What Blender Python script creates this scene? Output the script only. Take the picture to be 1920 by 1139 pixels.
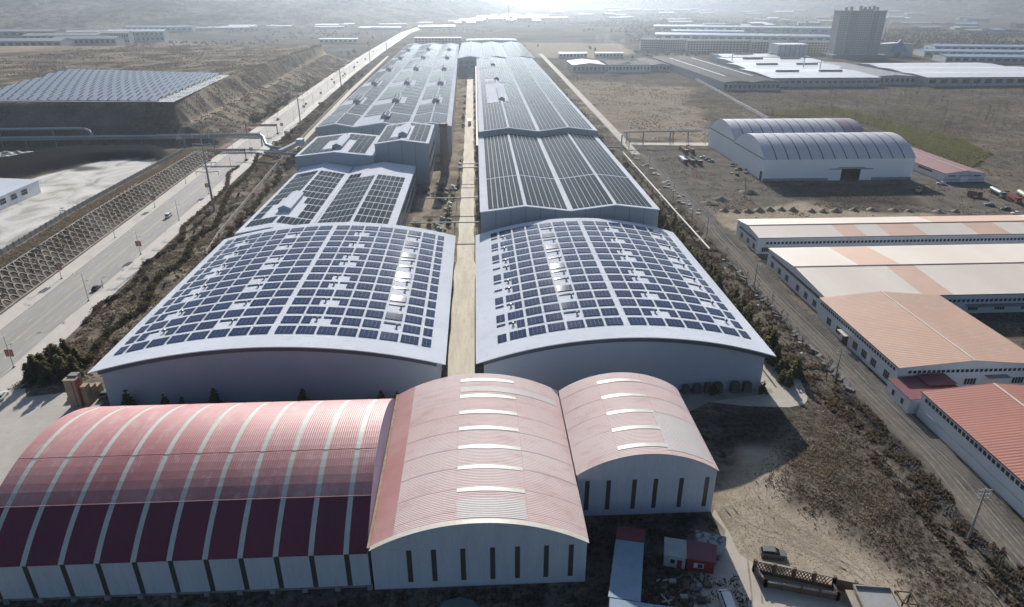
import bpy, math, random
import numpy as np
from mathutils import Vector, Matrix
for o in list(bpy.data.objects): bpy.data.objects.remove(o)
sc = bpy.context.scene
COL = sc.collection
R = math.radians
random.seed(7); rng = np.random.default_rng(7)

# ---------------------------------------------------------------- camera
CAM_H = 95.0; FPX = 1280.0; PITCH = math.atan(580/1280.0); YAW = R(2.85)
cd = bpy.data.cameras.new('camera'); cam = bpy.data.objects.new('camera', cd); COL.objects.link(cam)
cam.location = (0, 0, CAM_H); cam.rotation_euler = (R(90)-PITCH, 0, -YAW)
cd.sensor_fit = 'HORIZONTAL'; cd.sensor_width = 36; cd.lens = 24.0; cd.clip_start = 1; cd.clip_end = 60000
sc.camera = cam
# ---------------------------------------------------------------- sky, sun, exposure
SUN = Vector((0.02, 0.921, 0.391)).normalized()
EL = math.asin(SUN.z); AZ = math.atan2(SUN.x, SUN.y)
w = bpy.data.worlds.new('World'); sc.world = w; w.use_nodes = True
nt = w.node_tree; nt.nodes.clear()
sky = nt.nodes.new('ShaderNodeTexSky'); sky.sky_type = 'NISHITA'; sky.sun_disc = False
sky.sun_elevation = EL; sky.sun_rotation = AZ; sky.altitude = 900; sky.air_density = 1.0; sky.dust_density = .5; sky.ozone_density = 3.0
bg = nt.nodes.new('ShaderNodeBackground'); bg.inputs[1].default_value = 0.052
out = nt.nodes.new('ShaderNodeOutputWorld')
nt.links.new(sky.outputs[0], bg.inputs[0]); nt.links.new(bg.outputs[0], out.inputs[0])
sl = bpy.data.lights.new('sun', 'SUN'); sl.energy = 5.0; sl.angle = R(0.53); sl.color = (1.0, 0.945, 0.875)
so = bpy.data.objects.new('sun', sl); COL.objects.link(so)
so.rotation_euler = (-SUN).to_track_quat('-Z', 'Y').to_euler(); so.location = (0, 300, 400)
vs = sc.view_settings; vs.view_transform = 'Standard'; vs.look = 'None'; vs.exposure = 0.64; vs.gamma = 1; vs.use_curve_mapping = False
sc.cycles.volume_bounces = 0; sc.cycles.max_bounces = 6

# ---------------------------------------------------------------- photo pixel -> place
_f = np.array([math.sin(YAW)*math.cos(PITCH), math.cos(YAW)*math.cos(PITCH), -math.sin(PITCH)])
_r = np.array([math.cos(YAW), -math.sin(YAW), 0.]); _u = np.cross(_r, _f)
def G(px, py, z=0.):
    "ground (or level z) point under a pixel of the 1920x1139 photograph"
    d = _f*FPX + _r*(px-960.) - _u*(py-569.5)
    t = (z-CAM_H)/d[2]
    return (d[0]*t, d[1]*t, z)

# ---------------------------------------------------------------- noise
def _hash(ix, iy, s):
    h = (ix.astype(np.int64)*374761393 + iy.astype(np.int64)*668265263 + s*1442695041) & 0x7fffffff
    h = ((h ^ (h >> 13))*1274126177) & 0x7fffffff
    h = (h ^ (h >> 16)) & 0xffff
    return h/65535.0
def vnoise(x, y, s=0):
    x = np.asarray(x, float); y = np.asarray(y, float)
    ix = np.floor(x); iy = np.floor(y); fx = x-ix; fy = y-iy
    fx = fx*fx*(3-2*fx); fy = fy*fy*(3-2*fy)
    a = _hash(ix, iy, s); b = _hash(ix+1, iy, s); c = _hash(ix, iy+1, s); d = _hash(ix+1, iy+1, s)
    return (a*(1-fx)+b*fx)*(1-fy)+(c*(1-fx)+d*fx)*fy
def fbm(x, y, o=4, s=0):
    t = 0; a = .5; n = 0
    for k in range(o):
        t = t+a*vnoise(x, y, s+k*17); n += a; a *= .5; x = np.asarray(x)*2.03+3.1; y = np.asarray(y)*2.03+1.7
    return t/n
def ridged(x, y, o=5, s=0):
    t = 0; a = .5; n = 0
    for k in range(o):
        t = t+a*(1-np.abs(2*vnoise(x, y, s+k*13)-1)); n += a; a *= .52; x = np.asarray(x)*2.05+5.3; y = np.asarray(y)*2.05+2.9
    return t/n
def sstep(a, b, v):
    t = np.clip((v-a)/(b-a), 0, 1); return t*t*(3-2*t)
def interp(v, pts):
    return np.interp(v, [p[0] for p in pts], [p[1] for p in pts])
def sdpoly(x, y, poly):
    "signed distance to a polygon, negative inside"
    d = np.full(np.shape(x), 1e18); inside = np.zeros(np.shape(x), bool); n = len(poly)
    for i in range(n):
        ax, ay = poly[i][:2]; bx, by = poly[(i+1) % n][:2]
        ex, ey = bx-ax, by-ay; wx, wy = x-ax, y-ay
        t = np.clip((wx*ex+wy*ey)/(ex*ex+ey*ey+1e-9), 0, 1)
        d = np.minimum(d, (wx-ex*t)**2+(wy-ey*t)**2)
        c = ((ay > y) != (by > y)) & (x < (bx-ax)*(y-ay)/((by-ay) if by != ay else 1e-9)+ax)
        inside ^= c
    d = np.sqrt(d); return np.where(inside, -d, d)

# ---------------------------------------------------------------- materials
def newmat(name):
    m = bpy.data.materials.new(name); m.use_nodes = True
    n = m.node_tree.nodes; n.clear(); o = n.new('ShaderNodeOutputMaterial'); b = n.new('ShaderNodeBsdfPrincipled')
    m.node_tree.links.new(b.outputs[0], o.inputs[0]); return m, m.node_tree, b
def N(t, kind, **kw):
    n = t.nodes.new(kind)
    for k, v in kw.items(): setattr(n, k, v)
    return n
def pos(t, scale=(1, 1, 1), obj=False):
    mp = N(t, 'ShaderNodeMapping'); mp.inputs['Scale'].default_value = scale
    if obj: t.links.new(N(t, 'ShaderNodeTexCoord').outputs['Object'], mp.inputs[0])
    else: t.links.new(N(t, 'ShaderNodeNewGeometry').outputs['Position'], mp.inputs[0])
    return mp.outputs[0]
def noise(t, vec, scale, detail=4, rough=.6, dist=0):
    n = N(t, 'ShaderNodeTexNoise'); n.inputs['Scale'].default_value = scale; n.inputs['Detail'].default_value = detail
    n.inputs['Roughness'].default_value = rough; n.inputs['Distortion'].default_value = dist
    t.links.new(vec, n.inputs['Vector']); return n.outputs['Fac']
def ramp(t, fac, stops):
    r = N(t, 'ShaderNodeValToRGB'); e = r.color_ramp.elements
    while len(e) < len(stops): e.new(.5)
    for i, (p, c) in enumerate(stops):
        e[i].position = p; e[i].color = (*c, 1) if len(c) == 3 else c
    t.links.new(fac, r.inputs[0]); return r.outputs[0]
def mixc(t, fac, a, b, mode='MIX'):
    m = N(t, 'ShaderNodeMix', data_type='RGBA', blend_type=mode)
    for s, v in ((0, fac), (6, a), (7, b)):
        if hasattr(v, 'is_output') or isinstance(v, bpy.types.NodeSocket): t.links.new(v, m.inputs[s])
        else: m.inputs[s].default_value = v if s == 0 else (*v, 1)
    return m.outputs[2]
def math_(t, op, a, b=0.):
    m = N(t, 'ShaderNodeMath', operation=op)
    for i, v in enumerate((a, b)):
        if isinstance(v, bpy.types.NodeSocket): t.links.new(v, m.inputs[i])
        else: m.inputs[i].default_value = v
    return m.outputs[0]
def bump(t, b, h, strength, dist):
    n = N(t, 'ShaderNodeBump'); n.inputs['Strength'].default_value = strength; n.inputs['Distance'].default_value = dist
    t.links.new(h, n.inputs['Height']); t.links.new(n.outputs[0], b.inputs['Normal'])
MATS = {}
def mat(name, c, rough=.7, c2=None, scale=.3, stretch=(1, 1, 1), metal=0, rib=None, fine=None, spec=.5, c3=None, contrast=(.35, .65), obj=False, ribdepth=.04, trans=0):
    """colour c worn towards c2 by soft noise and towards c3 by finer streaks; rib=(axis, period) presses corrugations"""
    if name in MATS: return MATS[name]
    m, t, b = newmat(name)
    b.inputs['Roughness'].default_value = rough; b.inputs['Metallic'].default_value = metal
    b.inputs['Specular IOR Level'].default_value = spec
    c2 = c2 or tuple(v*.82 for v in c)
    v = pos(t, stretch, obj)
    col = ramp(t, noise(t, v, scale, 5, .62), [(contrast[0], c), (contrast[1], c2)])
    if c3:
        k = ramp(t, noise(t, v, scale*6, 3, .7), [(.52, (0, 0, 0)), (.72, (1, 1, 1))])
        col = mixc(t, math_(t, 'MULTIPLY', k, .55), col, c3)
    t.links.new(col, b.inputs['Base Color'])
    if rib:
        wv = N(t, 'ShaderNodeTexWave', wave_type='BANDS', bands_direction=rib[0].upper(), wave_profile='SIN')
        wv.inputs['Scale'].default_value = 2*math.pi/(20*rib[1])*1.0
        wv.inputs['Distortion'].default_value = 0
        t.links.new(pos(t), wv.inputs['Vector']); bump(t, b, wv.outputs['Fac'], .6, ribdepth)
    elif fine:
        bump(t, b, noise(t, pos(t, obj=obj), fine, 4), .4, .1)
    if trans:   # thin leaves and blades let light through
        tl = N(t, 'ShaderNodeBsdfTranslucent'); mx = N(t, 'ShaderNodeMixShader'); mx.inputs[0].default_value = trans
        t.links.new(col, tl.inputs[0]); t.links.new(b.outputs[0], mx.inputs[1]); t.links.new(tl.outputs[0], mx.inputs[2])
        t.links.new(mx.outputs[0], [n for n in t.nodes if n.type == 'OUTPUT_MATERIAL'][0].inputs[0])
    MATS[name] = m; return m

# ---------------------------------------------------------------- mesh building
class MB:
    def __init__(s): s.v = []; s.f = []; s.m = []
    def add(s, vs, fs, mi=0):
        k = len(s.v); s.v += [tuple(p) for p in vs]; s.f += [tuple(i+k for i in f) for f in fs]; s.m += [mi]*len(fs); return s
    def box(s, x0, x1, y0, y1, z0, z1, mi=0):
        return s.add([(x0,y0,z0),(x1,y0,z0),(x1,y1,z0),(x0,y1,z0),(x0,y0,z1),(x1,y0,z1),(x1,y1,z1),(x0,y1,z1)],
                     [(0,3,2,1),(4,5,6,7),(0,1,5,4),(1,2,6,5),(2,3,7,6),(3,0,4,7)], mi)
    def quad(s, a, b, c, d, mi=0): return s.add([a,b,c,d], [(0,1,2,3)], mi)
    def prism(s, poly, axis, a0, a1, mi=0):
        "poly of (u,z) extruded along axis 'y' (u=x) or 'x' (u=y); or (x,y) along 'z'"
        n = len(poly)
        def P(u, z, a): return (u, a, z) if axis == 'y' else ((a, u, z) if axis == 'x' else (u, z, a))
        vs = [P(u, z, a0) for u, z in poly]+[P(u, z, a1) for u, z in poly]
        fs = [tuple(range(n)), tuple(range(2*n-1, n-1, -1))]+[(i, (i+1) % n+0, (i+1) % n+n, i+n) for i in range(n)]
        area = sum(poly[i][0]*poly[(i+1) % n][1]-poly[(i+1) % n][0]*poly[i][1] for i in range(n))
        flip = (area > 0) == (axis in ('x', 'z'))
        if flip: fs = [tuple(reversed(f)) for f in fs]
        return s.add(vs, fs, mi)
    def tube(s, pts, r, n=8, mi=0, cap=True):
        pts = [Vector(p) for p in pts]; rs = r if isinstance(r, (list, tuple)) else [r]*len(pts)
        k = len(s.v); up = Vector((0, 0, 1))
        for i, p in enumerate(pts):
            d = (pts[min(i+1, len(pts)-1)]-pts[max(i-1, 0)]).normalized()
            a = d.cross(up) if abs(d.z) < .95 else d.cross(Vector((1, 0, 0)))
            a.normalize(); b = d.cross(a)
            for j in range(n):
                t = 2*math.pi*j/n; s.v.append(tuple(p+(a*math.cos(t)+b*math.sin(t))*rs[i]))
        for i in range(len(pts)-1):
            for j in range(n):
                s.f.append((k+i*n+j, k+(i+1)*n+j, k+(i+1)*n+(j+1) % n, k+i*n+(j+1) % n)); s.m.append(mi)
        if cap:
            s.f.append(tuple(k+j for j in range(n))); s.m.append(mi)
            e = k+(len(pts)-1)*n; s.f.append(tuple(e+j for j in reversed(range(n)))); s.m.append(mi)
        return s
    def beam(s, a, b, w, h=None, mi=0):
        h = h or w; a = Vector(a); b = Vector(b); d = (b-a).normalized()
        x = d.cross(Vector((0, 0, 1))) if abs(d.z) < .95 else Vector((1, 0, 0))
        x.normalize(); y = x.cross(d)
        vs = [p+x*sx*w/2+y*sy*h/2 for p in (a, b) for sx, sy in ((-1,-1),(1,-1),(1,1),(-1,1))]
        return s.add(vs, [(3,2,1,0),(4,5,6,7),(0,1,5,4),(1,2,6,5),(2,3,7,6),(3,0,4,7)], mi)
    def mesh(s, name, mats, org=(0, 0, 0), smooth=False):
        me = bpy.data.meshes.new(name)
        me.from_pydata([(a-org[0], b-org[1], c-org[2]) for a, b, c in s.v], [], s.f)
        for m in (mats if isinstance(mats, (list, tuple)) else [mats]): me.materials.append(m)
        if any(s.m): me.polygons.foreach_set('material_index', s.m)
        if smooth: me.polygons.foreach_set('use_smooth', [True]*len(me.polygons))
        me.update(); return me
def link(name, data, parent=None, loc=(0, 0, 0), rot=(0, 0, 0)):
    o = bpy.data.objects.new(name, data); COL.objects.link(o); o.location = loc; o.rotation_euler = rot
    if parent: o.parent = parent
    return o
def org(root):
    while root.parent: root = root.parent
    return tuple(root.location)
def part(name, mb, mats, parent, smooth=False):
    "mb is in world coordinates; the part is stored relative to the thing's base"
    return link(name, mb.mesh(name, mats, org(parent), smooth), parent)
def lpart(name, mb, mats, parent, smooth=False):
    return link(name, mb.mesh(name, mats, (0, 0, 0), smooth), parent)
def thing(name, label, cat, loc=(0, 0, 0), group=None, rz=0):
    o = link(name, None, None, loc, (0, 0, rz)); o['label'] = label; o['category'] = cat; o.empty_display_size = .5
    if group: o['group'] = group
    return o
def tag(o, label, cat, group=None, kind=None):
    if label: o['label'] = label
    if cat: o['category'] = cat
    if group: o['group'] = group
    if kind: o['kind'] = kind
    return o
def structure(name, mb, mats, loc=(0, 0, 0), smooth=False):
    o = link(name, mb.mesh(name, mats, (0, 0, 0), smooth), None, loc); o['kind'] = 'structure'; return o
def copy_tree(o, loc=None, rz=None, label=None, parent=None, scale=None):
    c = o.copy(); COL.objects.link(c)
    if parent: c.parent = parent
    if loc is not None: c.location = loc
    if rz is not None: c.rotation_euler = (0, 0, rz)
    if scale is not None: c.scale = (scale,)*3 if not hasattr(scale, '__len__') else scale
    if label: c['label'] = label
    for ch in list(o.children): copy_tree(ch, parent=c)
    return c
def fast_mesh(name, V, F, mats, smooth=False, attrs=None):
    "V (n,3), F (m,k) arrays"
    me = bpy.data.meshes.new(name); V = np.asarray(V, np.float32); F = np.asarray(F, np.int32); k = F.shape[1]
    me.vertices.add(len(V)); me.vertices.foreach_set('co', V.ravel())
    me.loops.add(F.size); me.loops.foreach_set('vertex_index', F.ravel())
    me.polygons.add(len(F)); me.polygons.foreach_set('loop_start', np.arange(0, F.size, k, dtype=np.int32))
    me.polygons.foreach_set('loop_total', np.full(len(F), k, np.int32))
    if smooth: me.polygons.foreach_set('use_smooth', np.ones(len(F), bool))
    for m in (mats if isinstance(mats, (list, tuple)) else [mats]): me.materials.append(m)
    for an, av in (attrs or {}).items():
        a = me.attributes.new(an, 'FLOAT', 'POINT'); a.data.foreach_set('value', np.asarray(av, np.float32).ravel())
    me.update(); me.validate(); return me
def grid_faces(nx, ny):
    i = np.arange(nx-1)[None, :]+np.arange(ny-1)[:, None]*nx
    i = i.ravel(); return np.stack([i, i+1, i+1+nx, i+nx], 1)
# ================================================================ THE SETTING
ROADC = [(-400,-108),(150,-138.2),(217,-141.9),(396,-151.9),(520,-157),(662,-163),(940,-174),(1294,-181),(1990,-189),(2300,-172),(2607,-134),(3300,-60),(3871,-16),(4600,60)]
def roadx(y): return interp(y, ROADC)
def hs_(y): return interp(y, [(-400,7.5),(300,7.5),(430,5.5),(440,5.2),(458,0.0)])
DRX = [(-200,88),(60,96.5),(120,101.5),(160,101.5),(216,101.5),(310,106),(440,108),(500,106),(1200,112)]   # dirt road along the power line
def terrain(x, y):
    x = np.asarray(x, float); y = np.asarray(y, float)
    z = np.zeros(np.broadcast(x, y).shape)
    xc = roadx(y); hs = hs_(y); xb = xc-15.6
    up = np.clip((xb-x)/1.15, 0, None)
    zl = np.minimum(up, hs)
    # plateau with a bench on the road side
    pb = xc-20; bx = interp(y, [(480,-202),(506,-203),(720,-209),(1280,-235)]); xr = interp(y, [(516,-218),(690,-228),(1112,-231)])
    t1 = np.clip((pb-x)/np.maximum(pb-bx, 1), 0, 1)*10
    t2 = np.clip((bx-5-x)/np.maximum(bx-5-xr, 1), 0, 1)*15
    side = t1+t2
    gul = 3.5*fbm(x/9, y/30, 3, 5)
    fy = np.clip((y-484-gul)/30, 0, 1); fe = np.clip((1160-y)/45, 0, 1); fl = np.clip((x+1000)/120, 0, 1)
    zp = np.minimum(side, 25*np.minimum(np.minimum(fy, fe), fl))
    bank = (zp > 1) & (zp < 24.3)
    zp = zp+np.where(bank, 1.6*(fbm(x/6, y/6, 3, 9)-.5), 0)+np.where(zp >= 24.3, .2*(fbm(x/40, y/40, 3, 2)-.5), 0)
    z = np.where(y < 458, zl, np.maximum(zp, 0))
    # fields with small relief
    fld = sstep(112, 140, x)*sstep(285, 330, y)
    hang = sstep(10, 40, sdpoly(x, y, [(112,240),(330,240),(330,520),(112,520)]))
    z = z+fld*hang*(2.2*(fbm(x/70, y/70, 4, 3)-.5))*sstep(500, 800, y)
    far = sstep(1300, 2600, y)
    z = z+far*(14*(fbm(x/420, y/420, 4, 21)-.5)*sstep(40, 220, np.abs(x-xc))+18*sstep(1700, 2500, y)*(ridged(x/600, y/600, 4, 31)-.5)*sstep(60, 300, np.abs(x-xc)))
    brush = sdpoly(x, y, BRUSH); z = z+np.where(brush < 0, .5*fbm(x/5, y/5, 3, 4)*np.clip(-brush/4, 0, 1), 0)
    # strip of scrub between the road and the works
    st = (x > xc+15.6) & (x < -98) & (y > 172) & (y < 470)
    z = z+np.where(st, .5*fbm(x/4, y/4, 3, 6)*np.clip((x-xc-15.6)/2, 0, 1)*np.clip((-98-x)/2, 0, 1), 0)
    return z
BRUSH = [G(1470,800)[:2], G(1520,745)[:2], G(1470,600)[:2], (96,215), (94,140), (90,96), (84,60), (64,62), G(1640,1060)[:2], G(1500,985)[:2], G(1400,900)[:2]]
xs = np.concatenate([-np.geomspace(16000, 470, 62), np.arange(-460, -240, 4.), np.arange(-240, 130, 1.6), np.arange(130, 340, 3.), np.geomspace(343, 16000, 75)])
ys = np.concatenate([np.arange(-300, 60, 24.), np.arange(60, 330, 1.6), np.arange(330, 720, 3.), np.geomspace(724, 18000, 150)])
GX_, GY_ = np.meshgrid(xs, ys)
GZ_ = terrain(GX_, GY_)
def soft(poly, wd=3., amp=4., sc=8., seed=0):
    d = sdpoly(GX_, GY_, poly)+amp*(fbm(GX_/sc, GY_/sc, 3, seed)-.5)*2
    return 1-sstep(-wd, wd, d)
def px(*pts, z=0): return [G(a, b, z)[:2] for a, b in pts]
near = lambda a, b: (GY_ > a) & (GY_ < b)
dirt = soft(px((1345,900),(1400,830),(1470,850),(1480,940),(1560,990),(1640,1040),(1720,1120),(1700,1180),(1250,1180),(1290,1010),(1330,960)), 3, 2.5, 5, 1)
dirt = np.maximum(dirt, .9*soft(px((1380,440),(1300,400),(1290,375),(1400,350),(1560,395),(1800,400),(1760,425),(1400,425)), 3, 6, 9, 2))
dirt = np.maximum(dirt, soft(px((980,80),(1160,82),(1190,100),(1130,110),(1000,108)), 10, 8, 30, 3)*.9)
dirt = np.maximum(dirt, soft(px((1290,165),(1300,200),(1330,240),(1340,265),(1150,262),(1100,200),(1060,150)), 8, 18, 14, 4)*.6)
dirt = np.maximum(dirt, soft(px((0,118),(120,108),(200,100),(260,92),(262,98),(170,116),(60,135),(0,140)), 10, 10, 20, 5)*.9)
dirt = np.maximum(dirt, soft(px((300,70),(470,95),(430,110),(330,105)), 6, 14, 20, 5)*.5)
strip = ((GX_ > roadx(GY_)+15) & (GX_ < -97) & near(60, 470))
dirt = np.maximum(dirt, np.where(strip, .55*sstep(.45, .7, fbm(GX_/7, GY_/7, 3, 8)), 0))
corr = (GX_ > -10.4) & (GX_ < -1.4) & near(60, 1000)
dirt = np.maximum(dirt, np.where((GX_ > -31) & (GX_ < 1) & near(250, 950), .25+.6*sstep(.4, .65, fbm(GX_/5, GY_/9, 3, 81)), 0))
dirt = np.maximum(dirt, np.where((np.abs(GX_-np.interp(GY_, [475,720,1280], [-205.5,-211.5,-238])) < 2.6) & near(488, 1140), 1., 0))
dirt = np.maximum(dirt, np.where((GX_ < roadx(GY_)-14.6) & (GX_ > roadx(GY_)-19.5) & near(470, 1200), .8*sstep(.4, .6, fbm(GX_/5, GY_/9, 3, 77)), 0))
dirt = np.maximum(dirt, np.where((GX_ < -178) & near(500, 1180), .62*sstep(.38, .68, fbm(GX_/16, GY_/16, 4, 79)), 0))
drx = interp(GY_, DRX)
grey = (1-sstep(3.6, 5.6, np.abs(GX_-drx)+1.2*(fbm(GX_/3, GY_/9, 2, 6)-.5)))*sstep(40, 60, GY_)*(1-sstep(470, 520, GY_))
grey = np.maximum(grey, soft(px((1170,275),(1340,275),(1430,345),(1705,340),(1720,300),(1800,330),(1930,395),(1930,430),(1770,410),(1700,385),(1560,360),(1420,395),(1330,400),(1260,380)), 3, 4, 8, 8))
coal = 0  # coal, plus painted shade and a darkened patch before the hangar
concr = 0*np.where((GX_ > 97) & (GX_ < 109) & near(500, 1300), (1-sstep(2.2, 3.4, np.abs(GX_-(103+(GY_-500)*.012)))), 0)
dirt = np.maximum(dirt, concr)
ya = px((0,545),(120,480),(235,385),(310,305),(280,290),(180,300),(70,330),(0,350), z=7.2)
yard = soft([(-330,300),(-330,250)]+ya, 1.5, 1.5, 6, 9)
yard = yard*sstep(22.5, 25, roadx(GY_)-GX_-1.15*hs_(GY_))
coalp = px((0,300),(60,288),(150,272),(310,270),(312,292),(300,300),(230,296),(170,300),(80,322),(0,348), z=7.2)
coal = .55*((GY_ > 484) & (GY_ < 518) & (GX_ < -196) & (GZ_ < 24)).astype(float)  # plateau's front bank: its shade is darkened into the ground colour
coal = np.maximum(coal, soft([(-420,400)]+coalp+[(-420,330)], 1.5, 2, 6, 10))
coal = np.maximum(coal, soft(px((115,338),(150,331),(195,334),(200,338),(150,342)), 2, 2, 4, 11)*.8)
coal = np.maximum(coal, .6*soft(px((1330,845),(1440,840),(1490,790),(1470,760),(1330,790)), 3, 3, 6, 12))  # arched hall's cast shadow, darkened into the ground colour
coal = np.maximum(coal, .75*((np.abs(GX_-94.2-1.3*np.sin(GY_/17)) < 1.6) & near(60, 150))*sstep(.35, .6, fbm(GX_/2, GY_/2, 2, 14)))
coal = np.maximum(coal, .55*soft(px((1110,965),(1335,965),(1360,1000),(1300,1085),(1300,1150),(1080,1150)), 2, 2, 4, 15))
coal = np.maximum(coal, .5*soft(px((1440,345),(1700,345),(1720,385),(1560,380),(1470,370)), 3, 5, 8, 12))  # ground darkened in front of the open hangar
green = soft(px((1430,215),(1560,200),(1700,235),(1800,262),(1860,290),(1800,330),(1715,272),(1630,232)), 6, 10, 14, 13)
green = np.maximum(green, .6*soft(px((1470,205),(1530,196),(1580,215),(1500,222)), 6, 8, 14, 13))
# coal bank: a ridge heaped round the yard
cb = sdpoly(GX_, GY_, [(-420,400)]+coalp+[(-420,330)])
GZ_ = GZ_+np.where(cb < 0, np.clip(-cb*.55, 0, 4.2), 0)*sstep(200, 260, GY_)
V = np.stack([GX_, GY_, GZ_], -1).reshape(-1, 3)
def ground_material():
    m, t, b = newmat('dry_ground'); b.inputs['Roughness'].default_value = 1; b.inputs['Specular IOR Level'].default_value = 0
    p = pos(t)
    big = noise(t, p, .012, 6, .62); mid = noise(t, p, .11, 5, .68); fin = noise(t, p, .75, 5, .72)
    c = ramp(t, mixc(t, .5, big, mid), [(.34, (.088,.077,.064)), (.47, (.145,.126,.103)), (.58, (.222,.193,.155)), (.70, (.33,.288,.23))])
    sp = ramp(t, fin, [(.36, (.30,.29,.28)), (.52, (1,1,1)), (.70, (1.28,1.22,1.12))])
    c = mixc(t, .92, c, sp, 'MULTIPLY')
    vor = N(t, 'ShaderNodeTexVoronoi', feature='F1'); vor.inputs['Scale'].default_value = .22; vor.inputs['Randomness'].default_value = 1
    t.links.new(p, vor.inputs['Vector'])
    sh = ramp(t, math_(t, 'ADD', vor.outputs['Distance'], math_(t, 'MULTIPLY', fin, .5)), [(.40, (.33,.31,.28)), (.62, (1,1,1))])
    c = mixc(t, ramp(t, noise(t, p, .03, 3), [(.42, (0,0,0)), (.6, (.9,.9,.9))]), c, mixc(t, 1., c, sh, 'MULTIPLY'))
    def att(n): return N(t, 'ShaderNodeAttribute', attribute_name=n).outputs['Fac']
    fin2 = noise(t, pos(t, (1, .8, 1)), .55, 6, .75, 0)
    dc = ramp(t, mixc(t, .45, mid, fin2), [(.30, (.24,.19,.135)), (.5, (.40,.335,.25)), (.66, (.50,.43,.335))])
    c = mixc(t, att('dirt'), c, dc)
    gc = ramp(t, mixc(t, .6, noise(t, pos(t, (1, .12, 1)), .9, 4, .7), mid), [(.34, (.095,.086,.075)), (.5, (.17,.153,.13)), (.68, (.255,.226,.188))])
    c = mixc(t, att('grey'), c, gc)
    yc = ramp(t, noise(t, pos(t, (1, .6, 1)), .07, 6, .6, 1.2), [(.34, (.40,.37,.33)), (.46, (.62,.59,.54)), (.64, (.78,.75,.69))])
    c = mixc(t, att('yard'), c, yc)
    gr = ramp(t, fin, [(.35, (.06,.064,.03)), (.55, (.115,.115,.055)), (.72, (.18,.165,.09))])
    c = mixc(t, att('green'), c, gr)
    cc = ramp(t, fin, [(.3, (.016,.016,.018)), (.7, (.038,.036,.036))])
    c = mixc(t, att('coal'), c, cc)  # coal, plus shade painted on the plateau bank and before the hall
    t.links.new(c, b.inputs['Base Color'])
    bump(t, b, mixc(t, .5, fin, mid), .8, .38)
    return m
gm = ground_material()
go = link('ground', fast_mesh('ground', V, grid_faces(len(xs), len(ys)), gm, True,
          dict(dirt=dirt, yard=yard, coal=coal, green=green, grey=grey)))  # the coal attribute also holds painted shade and the hangar's dark patch
go['kind'] = 'structure'

def ribbon(xl, xr, y0, y1, z, step=6, side=0.):
    mb = MB(); yy = np.arange(y0, y1+step*.5, step); k = 0
    for i, y in enumerate(yy):
        mb.v += [(float(xl(y)), float(y), z), (float(xr(y)), float(y), z)]
        if i: mb.f.append((k-2, k-1, k+1, k)); mb.m.append(0)
        k += 2
    if side:
        L = [v for v in mb.v[0::2]]; Rr = [v for v in mb.v[1::2]]
        for row, fl in ((L, 1), (Rr, 0)):
            for a, b in zip(row, row[1:]):
                q = [a, b, (b[0], b[1], z-side), (a[0], a[1], z-side)]
                mb.add(q, [(0,1,2,3) if not fl else (3,2,1,0)])
    return mb
M_ASPH = mat('asphalt', (.40,.375,.34), .85, (.33,.31,.28), .09, (1, .12, 1), c3=(.44,.415,.375))
M_WALK = mat('paving', (.62,.57,.50), .85, (.55,.505,.44), .12, c3=(.50,.46,.40))
M_PAINT = mat('road_paint', (.58,.55,.50), .7, (.46,.43,.39), .6)
M_KERB = mat('kerb', (.58,.55,.50), .8, (.50,.47,.43), .5)
structure('road', ribbon(lambda y: roadx(y)-8.3, lambda y: roadx(y)+8.3, 60, 4500, .03), M_ASPH)
structure('pavement', ribbon(lambda y: roadx(y)-14.4, lambda y: roadx(y)-8.2, 60, 2300, .15, 6, .15), M_WALK)
structure('pavement', ribbon(lambda y: roadx(y)+8.2, lambda y: roadx(y)+14.9, 60, 2300, .15, 6, .15), M_WALK)
for s in (-1, 1):
    structure('kerb', ribbon(lambda y: roadx(y)+s*8.3-.22, lambda y: roadx(y)+s*8.3+.22, 60, 1400, .18, 6, .16), M_KERB)
for off, wd in ((0, .28), (.55, .28)):
    structure('centre_line', ribbon(lambda y: roadx(y)+off-.27-wd/2, lambda y: roadx(y)+off-.27+wd/2, 60, 1300, .042), mat('yellow_paint', (.56,.47,.33), .7, (.44,.39,.29), .5))
dm = MB()
for off in (-5.4, -2.8, 3.0, 5.6):
    for y in np.arange(130, 900, 12.):
        a = roadx(y)+off; b2 = roadx(y+5)+off
        dm.quad((a-.1, y, .042), (a+.1, y, .042), (b2+.1, y+5, .042), (b2-.1, y+5, .042))
structure('lane_marking', dm, M_PAINT)
# the lane between the works halls, the concrete corner and the front court
M_LANE = mat('lane_concrete', (.74,.67,.54), .9, (.58,.52,.40), .16, (1.6, .22, 1), c3=(.40,.35,.26), fine=1.2)
lane = MB()
yy = list(np.arange(90, 252, 6.))+list(np.arange(252, 956, 8.))
for a, b2 in zip(yy, yy[1:]):
    def e(y, s): return (-9.2 if s < 0 else -2.4)+.25*math.sin(y*.21+s)+(0.5*s if y < 250 else 0)-(.004*max(0, y-400))
    lane.quad((e(a, -1), a, .02), (e(a, 1), a, .02), (e(b2, 1), b2, .02), (e(b2, -1), b2, .02))
structure('lane', lane, M_LANE)
M_CONC = mat('yard_concrete', (.52,.47,.40), .9, (.43,.385,.32), .14, c3=(.34,.30,.25))
def sheet(name, pts, z, m):
    mb = MB(); mb.v = [(p[0], p[1], z) for p in pts]; mb.f = [tuple(range(len(pts)))]; mb.m = [0]
    me = mb.mesh(name, m)
    if me.polygons[0].normal.z < 0: me.flip_normals()
    o = link(name, me); o['kind'] = 'structure'; return o
cc = [G(1440,668)[:2], G(1478,690)[:2], G(1500,712)[:2], G(1514,745)[:2], G(1512,758)[:2], G(1480,764)[:2], G(1400,762)[:2], G(1310,752)[:2], (55,152), (78,152), (78,165)]
sheet('concrete_yard', cc, .02, M_CONC)
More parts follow.
